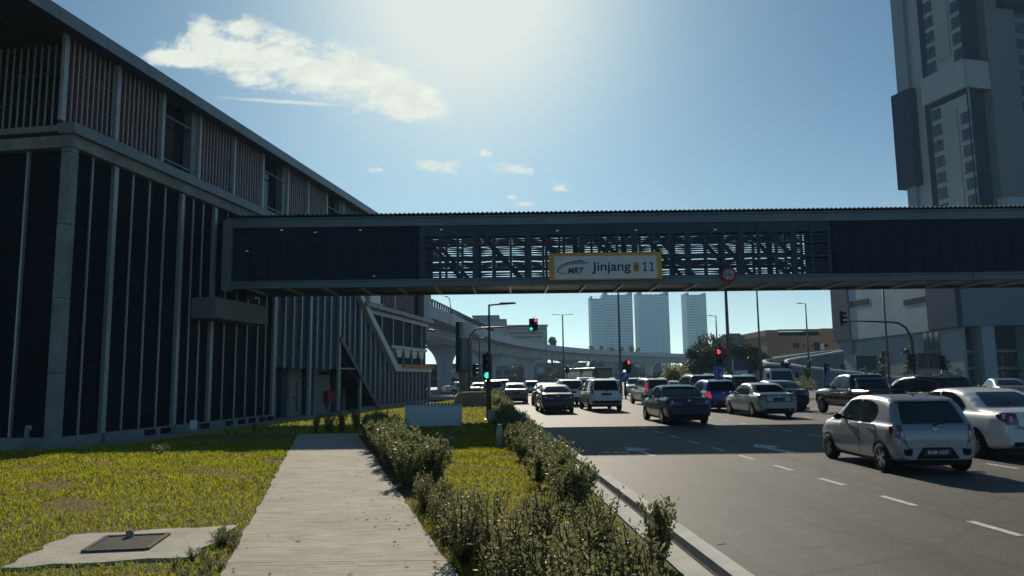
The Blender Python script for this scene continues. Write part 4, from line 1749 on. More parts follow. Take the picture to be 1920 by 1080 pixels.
part('wall', MB().box(0.62, 60, 0.0, 30, z_so, zt_p - .05), M('podium front paint', (0.19, 0.23, 0.26), 0.8, var=0.1, scale=0.2), mf)
part('ground_floor', MB().box(1.1, 60, 3.0, 29, ZR - .3, z_so - .01), M('podium shop dark', (0.02, 0.022, 0.026), 0.7, var=0.2), mf)
for u0, u1 in ((1846, 1870), (1932, 1955)):
    part('column', MB().box(fs(u0, 660)[0], fs(u1, 660)[0], 0.2, 2.6, ZR - .3, z_so), wall_grey, mf)
for v0, v1 in ((656, 661), (688, 693)):
    part('floor_band', MB().box(0.5, 60, 2.0, 3.0, fs(1840, v1, 2)[1], fs(1840, v0, 2)[1]), steel_grey, mf)
for u0, u1, v0, v1 in ((1800, 1843, 624, 654), (1803, 1843, 664, 686), (1806, 1843, 696, 718), (1876, 1925, 664, 686), (1876, 1925, 696, 718)):
    a, zt2 = fs(u0, v0, 3)
    b, zb2 = fs(u1, v1, 3)
    part('window', MB().box(a, b, 2.9, 2.98, zb2, zt2), glass_dark, mf)

# apartment tower above the footbridge
TY = 118.0
tcn = at(1831, 390, TY)
TF = Frame((tcn.x, tcn.y), R(180 - 14.5))
tw = thing('residential_tower', 'tall pale apartment tower with navy projecting boxes at the top right', 'tower block', (tcn.x, tcn.y, 0), TF.rz)
ZTOP = 92.0


def ts(u, v, off=0.0):
    return TF.sz(u, v, off)


sL = ts(1684, 120)[0]
print('tower sL', sL)
part('wall', MB().box(sL, -1.15, 0.3, 20, ZR, ZTOP).box(-1.15, -0.02, 0.3, 0.7, ZR, ZTOP), tower_white, tw)
# projecting navy box at the far edge
b0 = ts(1706, 348)
b1 = ts(1735, 168)
part('navy_box', MB().box(sL - 1.2, ts(1722, 260)[0], -1.1, 6, ts(1715, 350)[1], ts(1700, 172)[1]), tower_navy, tw)
part('corner_fin', MB().box(sL - 0.3, ts(1704, 120)[0], -0.4, 6, ts(1700, 172)[1], ZTOP), M('tower grey blue paint', (0.22, 0.27, 0.32), 0.8, var=0.08), tw)
part('corner_fin', MB().box(sL + 0.2, ts(1722, 370)[0], -0.4, 6, ZR, ts(1715, 350)[1]), M('tower grey blue paint', (0.22, 0.27, 0.32)), tw)
zb_top, zb_bot = ts(1811, 110)[1], ts(1812, 164)[1]
sw0, sw1 = ts(1733, 170)[0], 0.0
# upper and lower recessed window bays edged in navy
s_w1u = ts(1740, 70)[0]
s_w2u = ts(1793, 70)[0]
s_w1l = ts(1760, 300)[0]
s_w2l = ts(1815, 290)[0]
part('navy_strip', MB().box(ts(1722, 60)[0], ts(1731, 60)[0], 0.1, 0.3, zb_top, ZTOP), tower_navy, tw)
part('navy_strip', MB().box(ts(1741, 300)[0], ts(1750, 300)[0], 0.1, 0.3, ZR, zb_bot - 0.2), tower_navy, tw)
part('navy_strip', MB().box(ts(1741, 300)[0], 0.0, 0.08, 0.3, zb_bot - 0.9, zb_bot), tower_navy, tw)
part('band', MB().box(ts(1733, 180)[0], 0.3, -0.5, 6, zb_bot, zb_top), M('tower band paint', (0.36, 0.39, 0.40), 0.8), tw)
s_n0 = ts(1806, 60)[0]
part('navy_wall', MB().box(s_n0, -0.05, 0.05, 0.3, zb_top, ZTOP), tower_navy, tw)
s_n1 = ts(1823, 300)[0]
part('navy_wall', MB().box(s_n1, -0.05, 0.05, 0.3, ZR, zb_bot - 0.9), tower_navy, tw)
for sa, sb, za, zb in ((s_w1u + 1.6, s_w2u - 1.6, zb_top + 2, ZTOP), (s_w1l + 1.6, s_w2l - 1.6, ZR, zb_bot - 2.5)):
    part('blank_panel', MB().box(sa, sb, 0.12, 0.3, za, zb), M('tower panel paint', (0.32, 0.34, 0.33), 0.8), tw)
dz_f = (ts(1752, 215)[1] - ts(1766, 362)[1]) / 5.0
print('floor', dz_f)
for s_, z_ref, lo_, hi_ in ((s_w1u, ts(1739, 70)[1], zb_top + 1.2, ZTOP), (s_w2u, ts(1793, 70)[1], zb_top + 1.2, ZTOP), (s_w1l, ts(1757, 273)[1], ZR + 15, zb_bot - 1.2), (s_w2l, ts(1811, 250)[1], ZR + 15, zb_bot - 1.2)):
    z = z_ref
    while z - dz_f > lo_:
        z -= dz_f
    while z + 0.9 < hi_:
        w_ = part('window', MB().box(s_ - 0.95, s_ + 0.95, 0.20, 0.29, z - 0.9, z + 0.9), glass_dark, tw)
        f_ = MB().box(s_ - 1.05, s_ + 1.05, 0.1, 0.3, z - 1.05, z - 0.9).box(s_ - 0.06, s_ + 0.06, 0.14, 0.2, z - 0.9, z + 0.9).box(s_ - 0.95, s_ + 0.95, 0.14, 0.2, z + 0.2, z + 0.28)
        part('window_frame', f_, steel_dark, w_)
        z += dz_f
# right-hand face
TR = Frame((tcn.x, tcn.y), R(90 - 14.5))
twr = bpy.data.objects.new('front_wing', None)
col.objects.link(twr)
twr.parent = tw
twr.rotation_euler = (0, 0, TR.rz - TF.rz)


def tr(u, v, off=0.0):
    return TR.sz(u, v, off)


a = tr(1850, 130)[0]
part('wall', MB().box(a, 34, -0.6, 13, ZR, ZTOP), M('tower right paint', (0.17, 0.19, 0.21), 0.8, var=0.08), twr)
part('recess_wall', MB().box(0.32, a, 1.0, 13, ZR, ZTOP), tower_navy, twr)
part('band', MB().box(0.0, a, -0.45, 6, zb_bot, zb_top), M('tower band paint', (0.36, 0.39, 0.40), 0.8), twr)
part('navy_box', MB().box(tr(1862, 10)[0], 34, -1.6, -0.6, tr(1870, 18)[1], ZTOP), tower_navy, twr)
part('ledge', MB().box(a - 1.0, 34, -2.6, -0.6, tr(1860, 392)[1], tr(1860, 375)[1]), M('tower band paint', (0.36, 0.39, 0.40)), twr)
z = tr(1913, 82, -0.6)[1]
s_ = tr(1914, 90, -0.6)[0]
while z - dz_f > 20:
    z -= dz_f
while z < ZTOP - 2:
    part('window', MB().box(s_ - 0.8, s_ + 1.4, -0.66, -0.6, z - 0.9, z + 0.9), glass_dark, twr)
    z += dz_f

# ------------------------------------------------------------------ car park ramp with white parapets
for lb, pts in (('curved grey car park ramp with a white parapet in front of the tan building', [(1572, 656, 125), (1530, 660, 118), (1480, 666, 112), (1445, 671, 107), (1433, 675, 103), (1438, 679, 99), (1462, 682, 95), (1500, 685, 92)]),
                ('lower car park ramp with white parapet sloping down towards the podium', [(1580, 657, 110), (1530, 665, 104), (1490, 671, 99), (1474, 675, 96), (1476, 680, 93), (1500, 685, 90), (1560, 692, 86), (1650, 702, 82), (1755, 716, 78)])):
    P3 = catmull([at(*q) for q in pts], 5)
    t = thing('car_park_ramp', lb, 'ramp', (P3[0].x, P3[0].y, ZR))
    base = Vector((P3[0].x, P3[0].y, ZR))
    wl, cp = MB(), MB()
    for i in range(len(P3) - 1):
        a, b = P3[i] - base, P3[i + 1] - base
        n = Vector((-(b - a).y, (b - a).x, 0)).normalized() * 0.15
        q = [(a + n).xy, (b + n).xy, (b - n).xy, (a - n).xy]
        za, zb = a.z - 0.25, b.z - 0.25
        wl.add([(*q[0], -0.2), (*q[1], -0.2), (*q[2], -0.2), (*q[3], -0.2), (*q[0], za), (*q[1], zb), (*q[2], zb), (*q[3], za)], [(3, 2, 1, 0), (4, 5, 6, 7), (0, 1, 5, 4), (2, 3, 7, 6)])
        n2 = n * 1.5
        q = [(a + n2).xy, (b + n2).xy, (b - n2).xy, (a - n2).xy]
        cp.add([(*q[0], za), (*q[1], zb), (*q[2], zb), (*q[3], za), (*q[0], a.z), (*q[1], b.z), (*q[2], b.z), (*q[3], a.z)], [(3, 2, 1, 0), (4, 5, 6, 7), (0, 1, 5, 4), (2, 3, 7, 6)])
    part('wall', wl, M('ramp wall', (0.24, 0.27, 0.29), 0.85, var=0.15, scale=0.5), t)
    part('parapet', cp, white_paint, t)

# ------------------------------------------------------------------ street furniture
def street_lamp(u, Y, h, label, arm=1, heads='single', zb=ZR, block=False, r0=0.10, lean=0):
    p = at(u, 700, Y)
    t = thing('street_lamp', label, 'street lamp', (p.x, Y, zb), 0, 'street lamps round the junction')
    part('pole', MB().tube([(0, 0, 0.0), (0, 0, h * 0.5), (0, 0, h)], [r0, r0 * 0.8, r0 * 0.6], 10), pole_metal if not block else steel_dark, t, smooth=True)
    part('base_plate', MB().box(-0.2, 0.2, -0.2, 0.2, 0, 0.04), pole_metal, t)
    for s in ((1,) if arm == 1 else (-1,) if arm == -1 else (1, -1)):
        L = 1.0 if heads == 'tee' else 0.55
        ar = part('arm', MB().tube([(0, 0, h - 0.03), (s * L * 0.6, 0, h), (s * L, 0, h + 0.02)], [0.035, 0.03, 0.03], 8), pole_metal if not block else steel_dark, t)
        hd = MB()
        hd.add([(s * (L - .15), -0.13, h - 0.02), (s * (L + .55), -0.09, h + 0.02), (s * (L + .55), 0.09, h + 0.02), (s * (L - .15), 0.13, h - 0.02),
                (s * (L - .1), -0.09, h + 0.07), (s * (L + .5), -0.05, h + 0.08), (s * (L + .5), 0.05, h + 0.08), (s * (L - .1), 0.09, h + 0.07)],
               [(0, 3, 2, 1), (4, 5, 6, 7), (0, 1, 5, 4), (1, 2, 6, 5), (2, 3, 7, 6), (3, 0, 4, 7)])
        part('lamp_head', hd, steel_dark, t)
    return t


b = ground(918, 788, 0)
hh = at(918, 571, b.y).z
street_lamp(918, b.y, hh, 'dark single arm street lamp rising from a concrete block beside the kerb', zb=0.0, block=True, r0=0.062)
bb = thing('lamp_footing', 'small square concrete block at the foot of the near street lamp', 'concrete block', (at(928, 780, b.y - .3).x, b.y - 0.35, 0))
part('block', MB().box(-0.28, 0.28, -0.25, 0.2, -0.05, 0.42), concrete_pale, bb, bevel=0.015)
part('cap_stone', MB().box(-0.25, 0.25, -0.22, 0.17, 0.42, 0.445), concrete, bb)
street_lamp(1057, 105, at(1057, 590, 105).z - ZR, 'slim street lamp with two arms like a letter T against the pale sky', arm=2, heads='tee', r0=0.14)
street_lamp(1163.5, 62, 10.6, 'tall slim street lamp by the red signal with the slanted blue arrow', arm=1, r0=0.11)
street_lamp(1368, 46, 9.4, 'thickest tall street lamp rising beside the blue sign with the white hook', arm=1, r0=0.13)
street_lamp(1427, 66, 10.8, 'tall street lamp behind the silver green sedan roof', arm=1, r0=0.11)
street_lamp(1347, 95, at(1345, 592, 95).z - ZR, 'pale street lamp with a short left arm above the tree', arm=-1, r0=0.12)
street_lamp(1518, 85, at(1510, 569, 85).z - ZR, 'pale street lamp with a short left arm in front of the tan building', arm=-1, r0=0.12)
street_lamp(1667, 60, 10.4, 'tall street lamp with a camera ball crossing the long signal arm', arm=1, r0=0.11)
street_lamp(899, 70, at(899, 633, 70).z, 'low grey street lamp with a right arm behind the near dark one', arm=1, zb=0.0)
street_lamp(1025, 150, at(1025, 625, 150).z - ZR, 'short lamp in front of the cream shopping block', arm=-1)
p = at(845, 600, 100)
t = thing('street_lamp', 'leaning lamp with curved neck on top of the viaduct parapet', 'street lamp', (ground(845, 589, ZT).x, ground(845, 589, ZT).y, ZT - 0.2), 0, 'street lamps round the junction')
part('pole', MB().tube([(0.1, 0, 0), (0.0, 0, 1.2), (-0.15, 0, 2.4), (-0.5, 0, 2.75)], 0.06, 8), steel_dark, t)
part('lamp_head', MB().box(-0.9, -0.45, -0.1, 0.1, 2.72, 2.82), steel_dark, t)


def signal_head(parent, x, y, z, rz=0.0, lit=None, rows=3, w=0.36, double=False):
    """aspects face local -y; z is the middle"""
    hd = bpy.data.objects.new('signal_head', None)
    col.objects.link(hd)
    hd.parent = parent
    hd.location = (x, y, z)
    hd.rotation_euler = (0, 0, rz)
    H = rows * 0.34
    cols_ = (-0.19, 0.19) if double else (0.0,)
    wd = w / 2 if not double else w
    part('housing', MB().box(-wd, wd, -0.11, 0.11, -H / 2, H / 2).box(-0.03, 0.03, 0.0, 0.08, -H / 2 - 0.12, H / 2 + 0.12), black_plastic, hd, bevel=0.015)
    for c in cols_:
        for r in range(rows):
            zc = H / 2 - 0.17 - r * 0.34
            m_ = lens_off
            if lit and (c, r) in lit:
                m_ = lit[(c, r)]
            part('lens', MB().lathe([(0.12, -0.112), (0.08, -0.13), (0, -0.135)], 'y', 16, (c, 0, zc)), m_, hd)
            vs = MB()
            prof = [(0.145, a) for a in np.linspace(R(-20), R(200), 12)]
            for rr2, a in prof:
                vs.v += [(c + rr2 * math.cos(a), -0.11, zc + rr2 * math.sin(a)), (c + rr2 * math.cos(a), -0.34, zc + rr2 * math.sin(a))]
            for i in range(11):
                vs.f.append([2 * i, 2 * i + 1, 2 * i + 3, 2 * i + 2])
                vs.m.append(0)
            part('visor', vs, black_plastic, hd)
    return hd


def signal_post(u, Y, zb, heads, label, hpole, extra=None):
    p = at(u, 700, Y)
    t = thing('traffic_signal', label, 'traffic light', (p.x, Y, zb), 0, 'traffic signals round the junction')
    part('pole', MB().tube([(0, 0, 0), (0, 0, hpole)], [0.07, 0.06], 10), steel_dark, t, smooth=True)
    part('base_plate', MB().box(-0.18, 0.18, -0.18, 0.18, 0, 0.03), steel_dark, t)
    for (dx, z, rz, lit, dbl) in heads:
        signal_head(t, dx, -0.16, z - zb, rz, lit, double=dbl)
    return t


# mast arm on the left, reaching over the road
Y = 61.0
bx_ = at(880, 746, Y)
ta = thing('traffic_signal', 'long curved mast arm holding a red and green signal high over the road', 'traffic light', (bx_.x, Y, -0.05), 0, 'traffic signals round the junction')
za = at(960, 613, Y).z
hx = at(1000, 608, Y)
Lx = hx.x - bx_.x
part('pole', MB().tube([(0, 0, 0), (0, 0, za - 1.0), (0.15, 0, za - 0.55), (0.55, 0, za - 0.12), (1.1, 0, za), (Lx - 0.2, 0, za + 0.12)], [0.11, 0.09, 0.085, 0.08, 0.075, 0.05], 10), pole_metal, ta, smooth=True)
signal_head(ta, Lx, -0.15, hx.z, 0, {(-0.19, 2): lamp_green, (0.19, 0): lamp_red}, rows=3, double=True)
signal_head(ta, at(890, 693, Y).x - bx_.x, -0.1, at(890, 693, Y).z, R(75), None)
b = ground(914, 790, 0)
signal_post(914, 30.5, 0.0, [(0.0, at(914, 688, 30.5).z, 0, {(0.0, 2): lamp_green}, False)], 'short signal post showing a green light next to the near street lamp', at(914, 672, 30.5).z)
t = signal_post(1172, 60, ZR, [(0.1, at(1175, 688, 60).z, 0, {(0.19, 0): lamp_red, (-0.19, 2): M('pale signal light', (0.6, 0.9, 0.9), 0.4, emit=1.0)}, True)], 'signal post with a lit red light and a slanted blue arrow sign', 2.9)


def plate_sign(x, y, z, w, h, label, draw, rz=0, cat='road sign', name='road_sign', mat=sign_blue):
    s = thing(name, label, cat, (x, y, z), rz)
    part('plate', MB().box(-w / 2, w / 2, -0.02, 0.02, -h / 2, h / 2), mat, s)
    d = MB()
    draw(d)
    part('symbol', d, sign_white, s)
    part('clamp', MB().box(-0.05, 0.05, 0.02, 0.12, -0.06, 0.06), steel_dark, s)
    return s


p = at(1170, 707, 59.6)
sg_ = thing('road_sign', 'round blue sign with a slanted white arrow below the red signal', 'road sign', p)
part('plate', MB().lathe([(0, 0.02), (0.40, 0.02), (0.40, -0.02), (0, -0.02)], 'y', 28), sign_blue, sg_)
part('symbol', MB().bar((-0.2, -0.03, -0.2), (0.14, -0.03, 0.14), 0.02, 0.10, up=(0, 1, 0)).prism([(0.24, 0.24), (0.0, 0.2), (0.2, 0.0)], -0.035, -0.025), sign_white, sg_)
t = signal_post(1347, 44, ZR, [(0.0, at(1346, 671, 44).z, 0, {(0.0, 0): lamp_red}, False)], 'signal post with a lit red light above the blue sign with the white hook', at(1347, 660, 44).z - ZR)


def hook(d):
    pts = [(-0.12, -0.30), (-0.12, 0.12)] + [(0.02 - 0.14 * math.cos(a), 0.14 + 0.14 * math.sin(a)) for a in np.linspace(0, PI, 9)] + [(0.16, -0.12)]
    for a, b in zip(pts[:-1], pts[1:]):
        d.bar((a[0], -0.03, a[1]), (b[0], -0.03, b[1]), 0.01, 0.075, up=(0, 1, 0))
    d.prism([(0.02, -0.12), (0.30, -0.12), (0.16, -0.32)], -0.035, -0.025)


p = at(1347.5, 698, 43.7)
plate_sign(p.x, p.y, p.z, 0.50, 0.80, 'tall blue sign with a white turning hook under the red signal', hook)

# long mast arm on the right
Y = 57.0
b0 = at(1716, 718, Y)
tb = thing('traffic_signal', 'long curved mast arm before the podium with a signal at its far left end', 'traffic light', (b0.x, Y, ZR), 0, 'traffic signals round the junction')
zA = at(1660, 604, Y).z - ZR
xe = at(1577, 597, Y)
pts = [(0, 0, 0), (0, 0, zA - 1.6), (-0.08, 0, zA - 1.1), (-0.4, 0, zA - 0.45), (-0.95, 0, zA - 0.08), (-1.6, 0, zA), (xe.x - b0.x + 0.2, 0, at(1590, 601, Y).z - ZR)]
part('pole', MB().tube(pts, [0.12, 0.10, 0.10, 0.09, 0.08, 0.075, 0.05], 10), steel_dark, tb, smooth=True)
signal_head(tb, xe.x - b0.x, -0.1, xe.z - ZR, R(60), {(0.0, 0): sign_white, (0.0, 1): sign_white, (0.0, 2): sign_white})
signal_head(tb, at(1706, 677, Y).x - b0.x, -0.1, at(1706, 677, Y).z - ZR, R(40), None)
signal_post(1767, 56, ZR, [(0.0, at(1767, 680, 56).z, R(-60), None, False)], 'dark signal post turned sideways beside the podium shop front', at(1767, 690, 56).z - ZR)
signal_post(1473, 60, ZR, [(-0.1, at(1472, 691, 60).z, R(30), None, True)], 'dark double signal seen from behind above the lorry cab', at(1472, 690, 60).z - ZR)
signal_post(1546, 62, ZR, [(0.0, at(1546, 694, 62).z, R(70), None, False)], 'dark signal turned to the side over the black pickup bonnet', at(1546, 690, 62).z - ZR)
p = at(1553, 706, 61.5)
sg_ = thing('road_sign', 'dark blue round sign tilted beside the pickup bonnet signal', 'road sign', p, R(40))
part('plate', MB().lathe([(0, 0.02), (0.36, 0.02), (0.36, -0.02), (0, -0.02)], 'y', 24), sign_blue, sg_)
part('bracket', MB().bar((-0.5, 0.04, 0.1), (0, 0.04, 0), 0.04, 0.04), steel_dark, sg_)
signal_post(1063, 95, ZR, [(0.0, at(1063, 693, 95).z, R(50), {(0.0, 0): sign_white}, False)], 'small far signal at the foot of the T shaped lamp', at(1063, 690, 95).z - ZR)

# station pylon seen edge-on
Y = 62.0
pb0 = at(872, 742, Y)
py = thing('station_pylon', 'tall dark pylon sign with a glossy pale face on a concrete post', 'pylon sign', (pb0.x, Y, 0.0), R(-28))
zt_ = at(868, 603, Y).z
zm = at(868, 698, Y).z
part('panel', MB().box(-0.48, -0.05, -0.7, 0.7, zm, zt_), steel_dark, py, bevel=0.03)
part('face', MB().box(-0.05, 0.28, -0.72, 0.72, zm + 0.1, zt_ - 0.05), M('pylon face', (0.16, 0.20, 0.25), 0.12, var=0.5, scale=0.6, spec=0.8), py, bevel=0.03)
part('post', MB().box(-0.35, 0.25, -0.4, 0.4, -0.1, zm), concrete, py)
part('head_band', MB().box(-0.04, 0.29, -0.73, 0.73, zt_ - 1.4, zt_ - 0.1), M('pylon pale band', (0.55, 0.58, 0.58), 0.3), py)

# small round sign and dark plates by the pylon
p = at(857, 702, 75)
sg_ = thing('road_sign', 'small round grey and red sign on a post left of the pylon', 'road sign', (p.x, 75, 0))
part('post', MB().tube([(0, 0, 0), (0, 0, p.z + 0.2)], 0.04, 8), steel_dark, sg_)
part('plate', MB().lathe([(0, -0.05), (0.42, -0.05), (0.42, -0.08), (0.3, -0.085), (0, -0.085)], 'y', 24, (0, 0, p.z)), M('faded sign', (0.42, 0.38, 0.38), 0.6), sg_)
# low concrete barrier blocks by the pylon
for (u, v, w, lb) in ((905, 760, 1.6, 'tan concrete barrier block lying behind the near lamp post'), (888, 762, 1.2, 'low tan barrier block at the foot of the pylon')):
    p = ground(u, v, 0.0)
    bk = thing('barrier_block', lb, 'barrier', (p.x, p.y, 0), R(10))
    part('block', MB().prism([(-w, 0), (w, 0), (w * .9, 0.55), (w * .75, 0.85), (-w * .75, 0.85), (-w * .9, 0.55)], -0.25, 0.25), M('tan concrete', (0.30, 0.25, 0.18), 0.9, var=0.2), bk)
    part('foot', MB().box(-w - .1, w + .1, -0.4, 0.4, 0, 0.12), concrete, bk)

# white block wall on the grass
b0, b1 = ground(760, 800, 0), ground(862, 800, 0)
bw = thing('white_block', 'white painted low concrete block on the grass between the path hedge and the lamp', 'concrete block', ((b0.x + b1.x) / 2, (b0.y + b1.y) / 2, 0), 0)
w_ = (b1.x - b0.x) / 2
hz = at(810, 761, b0.y).z
part('wall', MB().box(-w_, w_, 0, 0.9, -0.1, hz), white_paint, bw, bevel=0.02)
part('cap_stone', MB().box(-w_ - .02, w_ + .02, -0.02, 0.92, hz, hz + 0.04), M('block cap', (0.5, 0.5, 0.48), 0.85), bw)
sp = MB()
for k in range(16):
    x = -w_ + (k + 0.5) * 2 * w_ / 16
    sp.box(x - 0.03, x + 0.03, 0.35, 0.41, hz + 0.04, hz + 0.11)
part('spike', sp, steel_dark, bw)

# marker post
p = ground(937, 838, 0)
mp = thing('marker_post', 'small tapered concrete marker post standing in the grass strip', 'marker post', p)
h_ = at(937, 797, p.y).z
part('post', MB().lathe([(0.0, 0.0), (0.10, 0.0), (0.095, h_ * .5), (0.07, h_ * .8), (0.05, h_ - 0.02), (0.0, h_)], 'z', 14), M('pale marker', (0.42, 0.46, 0.36), 0.85, var=0.2, scale=6), mp, smooth=True)
part('cap', MB().lathe([(0.0, h_ + .03), (0.055, h_ + 0.01), (0.055, h_ - 0.05), (0.0, h_ - 0.05)], 'z', 12), plaster, mp)

# small items along the station wall
p = ST.world(ST.sz(363, 818, -2.0)[0], -2.0, 0)
gz0 = gz(p.x, p.y)
sg_ = thing('small_sign', 'little white notice plate on a stick by the wall apron', 'notice', (p.x, p.y, gz0))
part('post', MB().box(-0.02, 0.02, -0.02, 0.02, 0, 0.45), steel_grey, sg_)
part('plate', MB().box(-0.15, 0.15, -0.035, -0.02, 0.3, 0.68), sign_white, sg_)
q = ST.world(-1.05, -0.9, 0)
q = at(48, 845, ST.P.y - 0.8)
vn = thing('vent_pipe', 'pale hooked vent pipe in front of the end wall', 'pipe', (q.x, q.y, ZB))
part('pipe', MB().tube([(0, 0, 0), (0, 0, 0.75), (0.05, -0.05, 0.86), (0.14, -0.1, 0.86), (0.17, -0.12, 0.76)], 0.07, 10), plaster, vn, smooth=True)
part('collar', MB().lathe([(0.1, 0.0), (0.1, 0.08), (0.07, 0.1)], 'z', 12), concrete, vn)
# pale bin-like meter boxes near the podium
for u, v, lb in ((1650, 690, 'dark board on two legs in front of the podium wall'),):
    p = at(u, v, 74)
    s = thing('notice_board', 'dark rectangular board on a post in front of the podium window', 'board', (at(1625, 690, 74).x, 74, ZR))
    zc = at(1625, 680, 74).z - ZR
    part('board', MB().box(-1.0, 1.0, -0.04, 0.04, zc - 0.7, zc + 0.7), steel_dark, s)
    part('post', MB().tube([(0, 0.1, 0), (0, 0.1, zc)], 0.05, 8), pole_metal, s)
p = at(1385, 670, 100)
s = thing('billboard', 'pale framed roadside billboard in front of the dark tree', 'billboard', (at(1388, 690, 95).x, 95, ZR))
zb_, zt_ = at(1388, 702, 95).z - ZR, at(1388, 672, 95).z - ZR
part('board', MB().box(-0.9, 0.9, -0.05, 0.05, zb_ + 0.5, zt_), M('billboard panel', (0.06, 0.07, 0.13), 0.6), s)
part('frame', MB().box(-1.0, -0.9, -0.07, 0.07, zb_, zt_).box(-1.0, 0.95, -0.07, 0.07, zb_, zb_ + 0.5), white_paint, s)
part('post', MB().tube([(0, 0.1, 0), (0, 0.1, zb_)], 0.08, 8), pole_metal, s)

# median kerb island by the pickup
isl = MB()
a, b = ground(1508, 772, ZR), ground(1540, 742, ZR)
isl.add([], [])
md_ = thing('median_island', 'low kerbed traffic island beside the black pickup', 'traffic island', (a.x, a.y, ZR), -ROAD_AZ)
part('kerb', MB().box(-0.2, 1.2, 2.0, 24, -0.1, 0.14), kerb_mat, md_)
part('rail', MB().box(0.1, 0.15, 2.4, 23, 0.55, 0.6).box(0.1, 0.15, 2.4, 23, 0.3, 0.34).box(0.08, 0.17, 2.4, 2.5, 0.14, 0.65).box(0.08, 0.17, 12, 12.1, 0.14, 0.65).box(0.08, 0.17, 22.9, 23, 0.14, 0.65), M('white rail', (0.5, 0.5, 0.48), 0.6), md_)

# ------------------------------------------------------------------ vehicles
def paint_m(name, c, rough=0.32, metal=0.35, coat=0.8):
    return M('car paint ' + name, c, rough, metal, var=0.04, scale=1.5, coat=coat)


SILVER = paint_m('silver', (0.30, 0.32, 0.345), 0.38, 0.5)
WHITE = paint_m('white', (0.70, 0.70, 0.68), 0.35, 0.0)
NAVY = paint_m('dark blue', (0.010, 0.016, 0.034), 0.35, 0.0, 0.5)
BLUE = paint_m('strong blue', (0.012, 0.045, 0.22), 0.3, 0.2)
BLACK = paint_m('black', (0.010, 0.011, 0.013), 0.25, 0.0)
GREENSIL = paint_m('pale green silver', (0.26, 0.29, 0.26))
GREY = paint_m('grey', (0.12, 0.125, 0.13))
GOLD = paint_m('gold', (0.28, 0.25, 0.18))
MAROON = paint_m('plum', (0.05, 0.03, 0.045))


def interp(keys, t):
    if t <= keys[0][0]:
        return keys[0][1]
    for (a, x), (b, y) in zip(keys[:-1], keys[1:]):
        if t <= b:
            return x + (y - x) * (t - a) / max(1e-9, b - a)
    return keys[-1][1]


